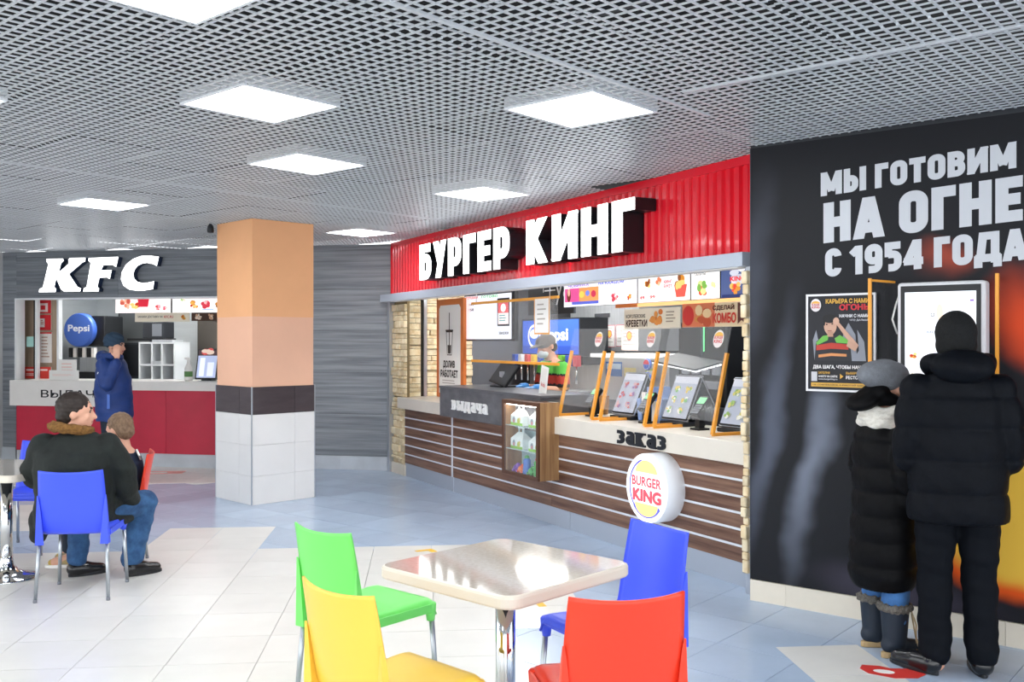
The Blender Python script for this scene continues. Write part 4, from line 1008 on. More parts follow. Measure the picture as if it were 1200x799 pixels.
hang(3.72, 0.9, 1.71, 0.83, 0.185, 'banner', 'cream hanging banner reading КОРОЛЕВСКИЕ КРЕВЕТКИ', lambda p, w, h: (p.rect(0, w, 0, h, '#f1e6d2'), p.text('КОРОЛЕВСКИЕ', .03, .33, .10, .135, '#4a3a30', .03), p.text('КРЕВЕТКИ', .03, .36, .02, .085, '#4a2e22', .045), p.food(.50, .1, .10, 41, ('#e8964a', '#f0b878', '#d87a3a')), p.lines(.64, .79, .04, .15, 4, '#a89888', .4, 7)))
hang(4.58, 0.9, 1.715, 0.82, 0.20, 'banner', 'red hanging banner reading СДЕЛАЙ КОМБО', lambda p, w, h: (p.rect(0, w, 0, h, '#f0d9b4'), p.rect(0, .42, 0, h, '#e0805a'), p.disc(.08, .1, .075, .085, '#d23a36'), p.food(.28, .1, .12, 42, ('#d8964a', '#c85a3a', '#f0d0a0')), p.text('СДЕЛАЙ', .40, .66, .13, .185, '#5a2a22', .04), p.text('КОМБО', .40, .68, .03, .115, '#d8483c', .045), p.poly([(.70, .02), (.745, .05), (.79, .02), (.79, .19), (.70, .19)], '#6a3a34')))
# back line: hood, fryer table, machines
t = BK.thing('extractor_hood', 'large stainless steel extractor hood at the back of the burger kitchen', 'hood', 0.2, 2.5, 1.48)
MB().prism([(0, 0), (1.55, 0), (1.55, .62), (0, .62)], 0.0, 0.85).build('body', M['steel'], t); MB().box(-0.01, 1.56, -0.02, 0.0, 0.0, 0.04).build('lip', M['alu'], t); MB().box(0.6, 0.95, -0.012, 0.0, 0.42, 0.47).build('handle', M['chrome'], t)
def sheet(x, y, z, w_, h_, label, edge='#d8a0a8', logo=False):
    t = BK.thing('notice', label, 'notice', x, y, z, group='paper notices on the kitchen line'); MB().box(0, w_, 0.001, 0.005, 0, h_).build('sheet', M['paper'], t)
    p = Print(); p.rect(0, w_, 0, h_, edge); p.rect(.01, w_-.01, .01, h_-.01, '#efedeb'); p.lines(.03, w_-.03, .03, h_-.03, 5, '#c4c0bc', .3, int(x*10))
    if logo: p.disc(w_/2, h_*.6, .05, .05, '#d8484a'); p.disc(w_/2, h_*.6, .04, .04, '#f0c060')
    p.put('print', t)
sheet(1.05, 2.47, 1.52, 0.24, 0.28, 'left red edged notice with logo on steel hood', '#d8707a', True); sheet(1.31, 2.47, 1.53, 0.22, 0.27, 'middle red edged notice on steel hood', '#d8707a'); sheet(1.55, 2.47, 1.54, 0.22, 0.26, 'plain white right notice on steel hood', '#dedcda')
t = BK.thing('doorway_curtain', 'dark strip curtain in a doorway behind the worker', 'curtain', -0.15, 3.3, 0.0)
for k in range(6): MB().box(k*0.16, k*0.16+0.15, 0.01*(k % 2), 0.01*(k % 2)+0.004, 0.02, 2.3).build('strip', mat('dark_strip', '#1c1a1c', 0.4), t)
t = BK.thing('wall_shelf', 'steel wall shelf with cartons over the coffee machine', 'shelf', 2.3, 3.0, 1.75)
MB().box(0, 3.6, 0, 0.38, 0, 0.03).build('board', M['steel'], t)
for k in range(4): MB().bar((0.2+k*1.05, 0.36, -0.2), (0.2+k*1.05, 0.36, 0), 0.03, 0.03).build('bracket', M['steel'], t)
for k, (c, w_, h_) in enumerate((('#c8a878', .4, .3), ('#e6e4e0', .3, .24), ('#b8c4d4', .34, .28), ('#c8a878', .45, .34), ('#d8d4cc', .3, .22), ('#a8b4c0', .36, .3))):
    b_ = BK.thing('carton', ('brown', 'white', 'pale blue', 'large brown', 'low cream', 'grey blue')[k]+' carton on the kitchen wall shelf', 'carton', 2.4+k*0.56, 3.05, 1.782, group='cartons on the wall shelf')
    MB().box(0, w_, 0, 0.28, 0, h_).build('box', mat('carton_'+c, c, 0.7), b_); MB().box(0, w_, -0.001, 0.281, h_*0.86, h_*0.9).build('tape', M['paper'], b_)
t = BK.thing('prep_table', 'brown fronted prep table under the steel hood', 'table', 0.3, 2.5, 0.0)
MB().box(0, 1.5, 0, 0.8, 0, 0.92).build('front', mat('brown_prep', '#4e4644', 0.5), t); MB().box(-0.02, 1.52, -0.03, 0.8, 0.92, 0.95).build('top', M['steel'], t); MB().box(0.2, 0.75, 0.1, 0.5, 0.95, 1.3).build('toaster', M['dark'], t, bevel=0.02)
t = BK.thing('warming_unit', 'pale grey food warming unit with blue labels behind the order screens', 'machine', 2.05, 1.75, 0.0)
MB().box(0, 1.25, 0, 0.6, 0, 0.95).build('cabinet', M['grey'], t); MB().box(0, 1.25, 0.0, 0.6, 0.95, 1.42).build('chute', mat('pale_steel', '#c6cacf', 0.4, metal=0.3), t); MB().box(-0.03, 1.28, -0.12, 0.6, 1.42, 1.46).build('heat_shelf', mat('lit_shelf', '#f4f4f2', 0.4, emit=0.4), t)
p = Print(); p.rect(.1, .42, .26, .42, '#4f7fc8'); p.rect(.12, .40, .34, .40, '#cfe0f4'); p.rect(.46, .68, .26, .36, '#e8d890'); p.rect(.85, 1.0, .1, .36, '#b8d070'); p.rect(.87, .98, .2, .34, '#f0f0e0'); p.put('labels', t, (0, -0.001, 0.95))
sheet(2.5, 1.72, 1.50, 0.30, 0.26, 'white notice with logo standing on the heat shelf', '#e8c8b8', True)
t = BK.thing('coffee_machine', 'tall black coffee machine with green lit strip at the kitchen line', 'machine', 3.55, 1.6, 0.0)
MB().box(0, 0.75, 0, 0.6, 0, 0.98).build('cabinet', M['dark'], t); MB().box(0.02, 0.73, 0.05, 0.55, 0.98, 1.78).build('body', M['black'], t, bevel=0.02); MB().box(0.36, 0.42, 0.03, 0.05, 1.5, 1.80).build('light_strip', mat('green_strip', '#6ae08a', 0.4, emit=0.7), t); MB().box(0.08, 0.66, 0.0, 0.08, 1.15, 1.22).build('spout_bar', M['grey'], t)
for k in range(4): MB().box(0.1+k*0.15, 0.2+k*0.15, 0.03, 0.05, 1.28, 1.38).build('dial_panel', M['grey'], t)
for k, z in enumerate((1.22, 1.36)):
    t = BK.thing('round_badge', ('lower' if k == 0 else 'upper')+' round blue and red cup badge on the warming unit', 'badge', 3.12, 1.62, z, group='round badges')
    MB().lathe([(0.062, 0), (0.062, 0.02), (0.055, 0.025)], 24).build('disc', mat('badge_blue', '#3558a8', 0.35), t, rot=(R(90), 0, 0)); p = Print(); p.disc(0, 0, .055, .055, '#dfe4ee'); p.disc(0, 0, .05, .05, '#c8343e', 20, 0, 180); p.disc(0, 0, .05, .05, '#3558b0', 20, 180, 360); p.put('print', t, (0, -0.026, 0))
t = BK.thing('heat_lamp', 'striped white heat lamp grille slanting over the counter', 'lamp', 4.15, 0.9, 1.40)
for k in range(4): MB().box(0.0, 0.62, k*0.075, k*0.075+0.05, 0, 0.012).build('tube', mat('white_tube', '#f6f8fa', 0.3, emit=0.6), t, rot=(R(12), R(6), 0))
MB().box(0.0, 0.62, -0.01, 0.30, 0.016, 0.03).build('plate', M['dark'], t, rot=(R(12), R(6), 0)); MB().box(0.30, 0.33, 0.28, 0.31, 0.0, 0.5).build('arm', M['dark'], t)
t = BK.thing('shake_machine', 'grey and black shake machine at the right of the kitchen line', 'machine', 4.6, 1.5, 0.0)
MB().box(0, 0.7, 0, 0.6, 0, 1.0).build('cabinet', M['steel'], t); MB().box(0.05, 0.65, 0.05, 0.55, 1.0, 1.75).build('body', M['dark'], t, bevel=0.02); MB().box(0.1, 0.3, 0.02, 0.06, 1.25, 1.55).build('panel', M['steel'], t); MB().tube([(.48, .03, 1.5), (.48, .03, 1.2)], 0.02, 10).build('spout', M['chrome'], t)
t = BK.thing('back_window', 'bright bluish window strip at the right end of the burger kitchen', 'window', 5.35, 1.5, 1.1)
MB().box(0, 0.5, 0, 0.05, 0, 1.0).build('frame', M['dark'], t); MB().box(0.22, 0.42, -0.006, 0, 0.5, 0.95).build('pane', mat('blue_pane', '#b9cdf0', 0.2, emit=0.6), t); MB().box(0.05, 0.45, -0.006, 0, 0.05, 0.25).build('lower_panel', M['grey'], t); MB().box(-0.2, 0.6, -0.2, 0.05, -0.06, 0.0).build('sill', M['steel'], t)
t = BK.thing('bag_stack', 'pile of white and blue takeaway bags in clear plastic behind the screens', 'bags', 4.66, 0.38, 0.947)
for k in range(5): MB().box(0.0+k*0.06, 0.05+k*0.06, 0, 0.2, 0, 0.18+0.05*(k % 3)).build('bag', M['paper'] if k % 2 else mat('blue_bag', '#8fa8d8', 0.5), t, rot=(0, R(4*(k-2)), 0))
t = BK.thing('cup_stack', 'stack of brown paper cups by the card reader', 'cups', 3.98, 0.5, 0.947)
for k in range(6): MB().lathe([(0.035, 0), (0.045, 0.1), (0.047, 0.105)], 16, (0, 0, k*0.012)).build('cup', mat('brown_cup', '#b08050', 0.6), t)

# guards with orange frames
def guard(s0, s1, label):
    t = BK.thing('counter_guard', label, 'guard', s0, 0.06, 0.945, group='clear guards with orange frames'); w_ = s1-s0
    for x in (0.0, w_-0.022):
        MB().bar((x+.011, 0, 0.01), (x+.011, 0.13, 0.57), 0.024, 0.022, up=(0, 1, 0)).build('upright', M['orange'], t)
        MB().box(x, x+0.022, 0.0, 0.34, 0.0, 0.022).build('foot', M['orange'], t)
    def f(u, v): 
        z = 0.10+0.66*v; return (0.0+w_*u, -0.012+0.13*z/0.57, z)
    MB().sheet(f, 1, 1, 0.005, smooth=False).build('clear_pane', M['glass'], t)
    p = Print(); p.disc(0, 0, .055, .065, '#efe6e2'); p.disc(0, .02, .045, .03, '#f0c060', 16, 0, 180); p.text('BURGER', -.045, .045, .0, .022, '#d0484a', .03); p.text('KING', -.042, .042, -.03, -.004, '#d0484a', .03)
    p.put('sticker', t, (w_-0.10, 0.13, 0.67), (R(-13), 0, 0))
guard(3.925, 4.46, 'orange framed clear guard nearest the dark collection block'); guard(4.56, 5.19, 'middle orange framed clear guard on the counter'); guard(5.29, 5.975, 'orange framed clear guard at the mural end of the counter')
def till(s, label, seed):
    t = BK.thing('order_screen', label, 'screen', s, 0.30, 0.945, group='tilted order screens on the burger counter')
    MB().box(0.0, 0.30, 0.02, 0.24, 0, 0.03).build('foot', M['black'], t, bevel=0.008)
    MB().prism([(.10, .02), (.20, .02), (.19, .30), (.11, .30)], 0.19, 0.23).build('stand', M['black'], t)
    o = MB().box(0, 0.31, 0, 0.025, 0, 0.37).build('customer_screen', M['black'], t, (0, 0.04, 0.05), (R(-24), 0, 0), bevel=0.008)
    MB().box(-0.004, 0.314, 0.008, 0.018, -0.004, 0.374).build('silver_rim', M['alu'], o)
    rnd_ = random.Random(seed); p = Print(emit=SCREEN*0.3); p.rect(.012, .298, .012, .358, '#a9b0c0'); p.rect(.012, .298, .30, .358, '#c8ccd6')
    for k in range(6): p.food(.08+(k % 2)*.14, .25-(k//2)*.09, .04, seed*10+k, [('#8aa860', '#c8c070', '#d8d8d0'), ('#b85a5a', '#c8a0a0', '#8a6a98'), ('#d8c060', '#7ab070', '#e0e0d8')][seed % 3])
    p.put('screen', o, (0, -0.001, 0))
    b = MB().box(0, 0.31, 0, 0.022, 0, 0.27).build('staff_screen', M['black'], t, (0, 0.20, 0.38), (R(-150), 0, 0), bevel=0.006); MB().box(.01, .30, .022, .024, .01, .26).build('screen_glass', M['dark'], b); MB().box(-.004, .314, .006, .016, -.004, .274).build('silver_rim', M['alu'], b)
till(4.33, 'order screen behind the guard nearest the collection block', 1); till(5.02, 'order screen behind the middle guard', 2); till(5.70, 'order screen beside the dark mural edge', 3)
def reader(s, label):
    t = BK.thing('card_reader', label, 'card reader', s, 0.24, 0.945, group='black card readers')
    MB().box(-0.05, 0.05, 0, 0.10, 0, 0.015).build('foot', M['black'], t); MB().bar((0, .05, .01), (0, .05, .15), 0.05, 0.05).build('stand', M['black'], t)
    o = MB().box(-0.045, 0.045, -0.02, 0.02, 0, 0.19).build('terminal', M['black'], t, (0, 0.0, 0.10), (R(-45), 0, R(10)), bevel=0.01)
    MB().box(-.035, .035, -.023, -.02, .11, .17).build('display', mat('green_display', '#7fc890', 0.3, emit=0.4), o)
    for k in range(4): MB().box(-.033, .033, -.025, -.02, .015+k*.022, .03+k*.022).build('key_row', M['grey'], o)
reader(4.12, 'black card reader left of the first order screen'); reader(4.90, 'black card reader between the first and second order screens'); reader(5.55, 'black card reader left of the last order screen')

# ================================================================== ON THE DARK WALL (WR frame)
t = WR.thing('career_poster', 'framed job poster of a saluting worker in striped shirt', 'poster', 0.364, -0.028, 1.305)
MB().box(0, 0.405, 0.004, 0.026, 0, 0.57).build('backing', M['dark'], t)
f = MB()
for b in ((0, .405, 0, .012), (0, .405, .558, .57), (0, .012, .012, .558), (.393, .405, .012, .558)): f.box(b[0], b[1], -0.006, 0.02, b[2], b[3])
f.build('frame', mat('white_frame', '#e6e6ea', 0.4), t)
p = Print(rough=0.3); p.rect(.012, .393, .012, .558, '#1c1d24')
for pts in ([(.05, .18), (.04, .30), (.06, .36), (.07, .31), (.09, .28), (.09, .18)], [(.20, .18), (.22, .34), (.25, .40), (.29, .33), (.30, .18)], [(.27, .18), (.31, .24), (.30, .36), (.34, .29), (.35, .18)]): p.poly(pts, '#8a8e98')
p.poly([(.05, .18), (.06, .29), (.10, .325), (.20, .33), (.26, .29), (.27, .18)], '#25262c'); p.poly([(.06, .285), (.10, .325), (.135, .33), (.13, .30), (.065, .27)], '#6ab04a'); p.poly([(.17, .31), (.20, .33), (.25, .30), (.25, .28), (.18, .285)], '#6ab04a')
p.poly([(.062, .27), (.15, .285), (.25, .275), (.25, .245), (.15, .25), (.062, .24)], '#b83a2e'); p.poly([(.075, .215), (.15, .225), (.24, .22), (.24, .205), (.15, .208), (.075, .198)], '#d8905a')
p.disc(.145, .385, .038, .055, '#c9a08a'); p.rect(.128, .162, .32, .35, '#b88f78'); p.disc(.142, .425, .042, .026, '#17161a'); p.poly([(.10, .385), (.107, .43), (.12, .43), (.113, .385)], '#17161a')
p.poly([(.175, .40), (.195, .405), (.31, .27), (.29, .24)], '#c9a08a'); p.poly([(.29, .235), (.31, .27), (.25, .30), (.24, .265)], '#c39a84'); p.disc(.18, .41, .018, .022, '#d0a892')
p.disc(.125, .392, .006, .004, '#3a2a26'); p.disc(.158, .395, .006, .004, '#3a2a26'); p.rect(.13, .155, .352, .357, '#9a5a50')
p.disc(.06, .505, .032, .038, '#e9e4e6'); p.disc(.06, .515, .026, .014, '#e8b050', 16, 0, 180); p.text('BURGER', .036, .084, .502, .514, '#c23a44', .03); p.text('KING', .036, .084, .486, .50, '#c23a44', .03)
p.text('КАРЬЕРА С НАМИ', .12, .37, .512, .54, '#d8a94a', .04); p.text('ОГОНЬ', .20, .37, .472, .508, '#c8343e', .05); p.text('НАЧНИ С НАМИ', .20, .37, .43, .45, '#e6e6ea', .03); p.text('ЧТО ДАЛЬШЕ', .26, .37, .408, .421, '#c8c8d0', .03)
p.text('ДВА ШАГА, ЧТОБЫ НАЧАТЬ', .045, .37, .13, .155, '#eceaea', .04); p.rect(.035, .07, .06, .115, '#c9c9cf'); p.text('ЗАПОЛНИ', .077, .145, .103, .117, '#d8a94a', .03); p.text('АНКЕТУ НА САЙТЕ', .077, .19, .083, .098, '#eceaea', .03); p.text('www.burgerking.ru', .077, .19, .066, .078, '#c8c8d0', .02); p.poly([(.205, .075), (.225, .09), (.205, .105)], '#d8a94a'); p.text('ВЫБЕРИ', .24, .31, .103, .117, '#d8a94a', .03); p.text('РЕСТОРАН', .24, .35, .075, .095, '#eceaea', .03)
p.rect(.035, .37, .028, .052, '#d8a94a'); p.text('НЕ СОМНЕВАЙСЯ, А РАБОТАЙ ЗДЕСЬ', .045, .36, .034, .046, '#2a2420', .02); p.put('print', t)
t = WR.thing('order_kiosk', 'white wall mounted touch screen order kiosk with orange edged clear wings', 'kiosk', 0.905, -0.10, 1.02)
kw = mat('kiosk_white', '#e6e7ea', 0.35)
MB().box(0, 0.45, 0.0, 0.10, 0, 0.90).build('housing', kw, t, bevel=0.02, seg=3); MB().box(0.022, 0.428, -0.004, 0.0, 0.02, 0.88).build('bezel', M['black'], t)
p = Print(emit=SCREEN*0.9); p.rect(.045, .405, .05, .845, '#f2f5fb'); p.disc(.19, .72, .035, .035, '#dfe2ea'); p.disc(.19, .72, .03, .03, '#f6f8fb'); p.text('O', .178, .20, .71, .732, '#40444c', .02); p.disc(.225, .735, .018, .045, '#f0d8b8'); p.rect(.375, .395, .79, .80, '#7a5ab0'); p.rect(.06, .09, .785, .793, '#c8ccd6'); p.text('меню', .16, .25, .62, .635, '#8a90a0', .01); p.food(.09, .5, .02, 51); p.food(.09, .38, .03, 52, ('#7ac060', '#e0d060', '#d86a4a')); p.food(.3, .38, .03, 53); p.put('screen', t, (0, -0.0045, 0))
for sx, x in ((-1, -0.02), (1, 0.47)):
    w_ = MB(); 
    def f(u, v, x=x, sx=sx): return (x+sx*(0.02+0.05*u+0.012*math.sin(9*v+2*u)), 0.09-0.26*u, 0.02+0.88*v)
    w_.sheet(f, 8, 14, 0.002).build('clear_wing', M['film'], t)
    a = (x+sx*0.07, -0.17)
    MB().box(a[0]-.008, a[0]+.008, a[1]-.008, a[1]+.008, 0.0, 0.92).build('wing_edge', M['orange'], t)
    MB().bar((x+sx*.02, .09, .91), (a[0], a[1], .91), 0.012, 0.012).build('wing_top', M['orange'], t)
MB().tube([(-.01, .09, .85), (-.02, .05, .78), (-.03, .02, .70), (-.015, .06, .62)], 0.005, 6).build('cable', M['paper'], t)
# floor stickers
t = thing('floor_sticker', 'red floor sticker with a white footprint by the standing man', 'sticker', (1.83, 4.62, 0.0015), R(-20))
sk_ = MB(); a = [(-.13, .06), (-.05, .07), (0, .05), (.1, .08), (.16, .02), (.12, -.05), (.02, -.09), (-.1, -.06), (-.14, 0)]; sk_.slab(a, 0, 0.0008); sk_.build('vinyl', mat('red_vinyl', '#d83a34', 0.4), t)
sk_ = MB(); sk_.slab([(-.03+.05*math.cos(R(i*30)), -.01+.028*math.sin(R(i*30))) for i in range(12)], 0.0008, 0.0013); sk_.build('footprint', M['paper'], t)
t = thing('floor_sticker', 'faded red floor sticker in front of the KFC counter', 'sticker', (-4.30, 11.6, 0.0015), R(10))
MB().slab([(-.3, -.12), (.3, -.12), (.32, .12), (-.28, .14)], 0, 0.0008).build('vinyl', mat('faded_red_vinyl', '#e9a49a', 0.5), t); MB().slab([(-.1, -.05), (.12, -.05), (.1, .06), (-.1, .06)], 0.0008, 0.0013).build('mark', M['paper'], t)
for x, y, a, lb in ((-0.67, 7.30, 30, 'small yellow tape mark on floor behind the table'), (0.12, 5.83, 15, 'small yellow tape mark on floor right of the table')):
    t = thing('tape_mark', lb, 'tape', (x, y, 0.0016), R(a), 'yellow tape marks'); MB().box(-.07, .07, -.025, .025, 0, .0008).build('strip', mat('yellow_tape', '#e8b830', 0.5), t); MB().box(.02, .07, -.09, -.025, 0, .0008).build('strip', mat('yellow_tape', '#e8b830', 0.5), t)

# ================================================================== CHAIRS AND TABLES
def spline(pts, t):
    n = len(pts)-1; x = t*n; i = min(int(x), n-1); f = x-i
    p0, p1, p2, p3 = pts[max(i-1, 0)], pts[i], pts[i+1], pts[min(i+2, n)]
    return tuple(0.5*((2*b)+(-a+c)*f+(2*a-5*b+4*c-d)*f*f+(-a+3*b-3*c+d)*f**3) for a, b, c, d in zip(p0, p1, p2, p3))
CP = [(-.06, .412), (-.125, .398), (-.172, .408), (-.198, .455), (-.217, .55), (-.232, .64), (-.248, .73), (-.262, .80)]
_chair = {}
def chair_meshes(c):
    """front of the chair is +y; meshes shared per colour"""
    if c in _chair: return _chair[c]
    pl = mat('chair_plastic_'+c, c, 0.36, spec=0.5, bump=0.02, bscale=220)
    def back(u, v):
        y, z = spline(CP, v); x = 2*u-1
        w_ = 0.165+0.035*min(1, max(0, (v-0.12)/0.25))-0.012*max(0, v-0.6)/0.4
        bow = (1-x*x)*(0.030*min(1, v*2.0))
        z2 = z-(0.012*(1-x*x) if v > 0.99 else 0.012*(1-x*x)*max(0, v-.7)/.3)
        return (x*w_, y-bow+0.006*abs(x)**3, z2)
    m = MB().sheet(back, 16, 26, 0.009)
    for sx in (-1, 1):      # side gussets running down into the rear leg sockets
        rows = []
        for k in range(9):
            f = k/8; z = 0.345+f*0.30; yb = -0.236-0.004*f
            wx = 0.044*(1-f)**0.8+0.006; dy = 0.046*(1-f)**0.7+0.006
            xo = sx*(0.214-0.012*f)
            rows.append([(xo, yb, z), (xo-sx*wx, yb+0.004, z), (xo-sx*wx*.7, yb+dy, z), (xo, yb+dy, z)])
        vs_ = [p for r_ in rows for p in r_]; fs = [(i*4+j, i*4+(j+1) % 4, (i+1)*4+(j+1) % 4, (i+1)*4+j) for i in range(8) for j in range(4)]+[(0, 1, 2, 3), (35, 34, 33, 32)]
        m.add(vs_, fs, 0, False)
    back_me = m.mesh('backrest', pl)
    bm = bmesh.new(); bm.from_mesh(back_me); bmesh.ops.recalc_face_normals(bm, faces=bm.faces); bm.to_mesh(back_me); bm.free()
    def seat(u, v):
        x = 2*u-1; y = -0.185+0.405*v
        e = max(abs(x)-0.86, 0)/0.14; ff = max(v-0.93, 0)/0.07; bb_ = max(0.06-v, 0)/0.06
        w_ = 0.212-0.012*(1-v)-0.012*(max(0, v-.9)/.1)**2
        z = 0.438+0.004*v-0.014*(1-x*x)*math.sin(math.pi*min(1, v*1.1))-0.040*e*e-0.030*ff*ff
        return (x*w_, y, z)
    s_ = MB().sheet(seat, 22, 18, 0.010)
    for sx in (-1, 1):
        s_.box(sx*0.212-0.004, sx*0.212+0.004, -0.19, 0.20, 0.392, 0.428)
        s_.lathe([(0.018, 0.352), (0.024, 0.39), (0.026, 0.425), (0.02, 0.432)], 12, (sx*0.194, 0.192, 0))
    s_.box(-0.2, 0.2, 0.205, 0.213, 0.40, 0.425)
    seat_me = s_.mesh('seat', pl)
    legs = []
    for sx, y0, y1 in ((-1, -0.20, -0.235), (1, -0.20, -0.235), (-1, 0.192, 0.215), (1, 0.192, 0.215)):
        legs.append(MB().tube([(sx*0.196, y0, 0.40), (sx*0.213, y1, 0.006)], [0.0125, 0.011], 12).mesh('leg', M['legmetal']))
    foot = [MB().lathe([(0.0125, 0), (0.0125, 0.018)], 10, (sx*0.213, y1, 0)).mesh('foot_cap', M['grey']) for sx, y0, y1 in ((-1, 0, -0.235), (1, 0, -0.235), (-1, 0, 0.215), (1, 0, 0.215))]
    _chair[c] = (back_me, seat_me, legs, foot); return _chair[c]
def chair(x, y, facing, c, label):
    """facing: direction the sitter looks, degrees from +x"""
    t = thing('plastic_chair', label, 'chair', (x, y, 0.0012), R(facing-90), 'plastic chairs with metal legs')
    b, s_, legs, foot = chair_meshes(c)
    t.scale = (1, 1, 1.012); place('backrest', b, t); place('seat', s_, t)
    for l, f in zip(legs, foot): place('foot_cap', f, place('leg', l, t))
    return t
GREEN, YELLOW, REDC, BLUE = '#74e06a', '#f2ca50', '#ec4026', '#4058ee'
chair(-0.635, 4.24, 49, GREEN, 'bright green plastic chair turned away beside the front table')
chair(-0.39, 3.27, 47, YELLOW, 'yellow plastic chair in the left foreground')
chair(0.31, 3.235, 101, REDC, 'red plastic chair seen from behind at the front table')
chair(0.41, 3.97, 211, BLUE, 'blue plastic chair on far side of front table, by the round sign')
chair(-2.735, 6.10, 98, BLUE, 'blue plastic chair with the seated man on it')
chair(-2.845, 6.765, 198, REDC, 'red plastic chair under the boy')
chair(-3.72, 7.35, 268, BLUE, 'blue plastic chair at left picture edge behind the far table')
chair(-4.16, 6.62, 350, YELLOW, 'yellow plastic chair at left picture edge beside the far table')
TT = mat('speckled_beige_tabletop', '#bfb6aa', 0.07, c2='#cdc5b9', scale=(60, 60, 60), spec=0.6, coat=0.6)
TE = mat('tabletop_edge', '#d8d0c2', 0.35)
def rrect(a, r, n=6):
    pts = []
    for cx, cy, t0 in ((a-r, a-r, 0), (-a+r, a-r, 90), (-a+r, -a+r, 180), (a-r, -a+r, 270)):
        for i in range(n+1): t = R(t0+90*i/n); pts.append((cx+r*math.cos(t), cy+r*math.sin(t)))
    return pts
def table(x, y, a, label, size=0.35):
    t = thing('pedestal_table', label, 'table', (x, y, 0.0012), R(a), 'square pedestal tables')
    m = MB(); n = len(rrect(1, .1))
    rings = [(size-0.03, 0.05, 0.700), (size-0.004, 0.06, 0.703), (size, 0.06, 0.710), (size, 0.06, 0.738), (size-0.003, 0.058, 0.746), (size-0.010, 0.055, 0.750)]
    vs_ = [(px, py, z) for (s_, r_, z) in rings for px, py in rrect(s_, r_)]
    fs = [(i*n+j, i*n+(j+1) % n, (i+1)*n+(j+1) % n, (i+1)*n+j) for i in range(len(rings)-1) for j in range(n)]+[tuple(range(n))[::-1]]
    m.add(vs_, fs, 1, False); m.f.append([(len(rings)-1)*n+j for j in range(n)]); m.m.append(0); m.sm.append(False)
    m.build('table_top', [TT, TE], t)
    MB().lathe([(0.038, 0.05), (0.038, 0.69)], 28).build('pedestal', M['chrome'], t)
    MB().lathe([(0.20, 0.0), (0.203, 0.006), (0.19, 0.014), (0.12, 0.03), (0.07, 0.055), (0.048, 0.09), (0.039, 0.13), (0.038, 0.15)], 40).build('base', M['chrome'], t)
    MB().box(-0.14, 0.14, -0.14, 0.14, 0.686, 0.700).build('mounting_plate', M['dark'], t)
table(-0.025, 3.645, 47, 'square beige pedestal table in the foreground among coloured chairs')
table(-3.41, 6.45, -14, 'beige pedestal table at left edge beside the seated man', 0.37)

# ================================================================== PEOPLE  (local +y = facing, x = right)
SKIN = mat('skin', '#d9a58c', 0.5, vary=0.05, scale=(8, 8, 8)); LIP = mat('lips', '#b9746a', 0.45); EYE_M = mat('eye_dark', '#2a2220', 0.3); BROW = mat('brow', '#3a2c24', 0.7)
def person_body(prims, label, loc, rz, c, fwd, s, up=(0, 0, 1), voxel=0.0085, smooth=3):
    """one continuous skin; eyes, brows and lips are coloured areas of it"""
    f = Vector(fwd).normalized(); u = Vector(up); r = f.cross(u).normalized(); u = r.cross(f); cc = Vector(c)
    P = lambda x, y, z: tuple(cc+(r*x+f*y+u*z)*s)
    def mf(ce):
        k = np.zeros(len(ce), np.int32)
        k[near(ce, [P(0, .10, -.052), P(.013, .095, -.053), P(-.013, .095, -.053), P(0, .10, -.063)], .0105*s)] = 1
        k[near(ce, [P(.030, .078, .012), P(-.030, .078, .012)], .0095*s)] = 2
        k[near(ce, [P(.022, .09, .034), P(-.022, .09, .034), P(.036, .083, .034), P(-.036, .083, .034)], .0095*s)] = 3
        return k
    o = blob('person', prims, voxel, smooth, [SKIN, LIP, EYE_M, BROW], None, loc, rz, matfn=mf)
    return tag(o, label, 'person')
def quilt(period, depth, z0=0.0):
    def d(co, no):
        ph = ((co[:, 2]-z0)/period) % 1.0
        a = np.abs(np.sin(np.pi*ph))**0.45
        wr_ = np.sin(co[:, 0]*41+co[:, 2]*23)*np.sin(co[:, 1]*37-co[:, 2]*31)
        return (depth*(a-0.8)+0.0025*wr_)*(np.abs(no[:, 2]) < 0.93)
    return d
def folds(amp, fx=23, fz=31):
    return lambda co, no: amp*(np.sin(co[:, 0]*fx+co[:, 2]*fz)*0.6+np.sin(co[:, 1]*fx*1.3-co[:, 2]*fz*0.7+1.0)*0.6+np.sin(co[:, 2]*fz*2.1+co[:, 0]*11)*0.4)
def shoe(m, heel, ang, L=0.27, w_=0.047, hgt=0.075):
    """heel position, direction angle in local degrees"""
    d = Vector((math.cos(R(ang)), math.sin(R(ang)), 0)); p = Vector(heel)
    cap(m, p+d*0.03+Vector((0, 0, hgt*.62)), p+d*L*.45+Vector((0, 0, hgt*.55)), hgt*.62, hgt*.55); cap(m, p+d*L*.45+Vector((0, 0, hgt*.5)), p+d*(L-.05)+Vector((0, 0, hgt*.42)), hgt*.55, hgt*.42)
    return p, d
def sole(name, heel, ang, L, w_, m_, parent, t=0.028):
    d = Vector((math.cos(R(ang)), math.sin(R(ang)), 0)); n_ = Vector((-d.y, d.x, 0)); p = Vector(heel); pts = []
    for i in range(20):
        a = 2*math.pi*i/20; q = p+d*(L/2-0.012+math.cos(a)*(L/2))+n_*math.sin(a)*w_*(0.9+0.18*math.cos(a)); pts.append((q.x, q.y))
    return MB().slab(pts, 0.0, t).build(name, m_, parent, bevel=0.004)

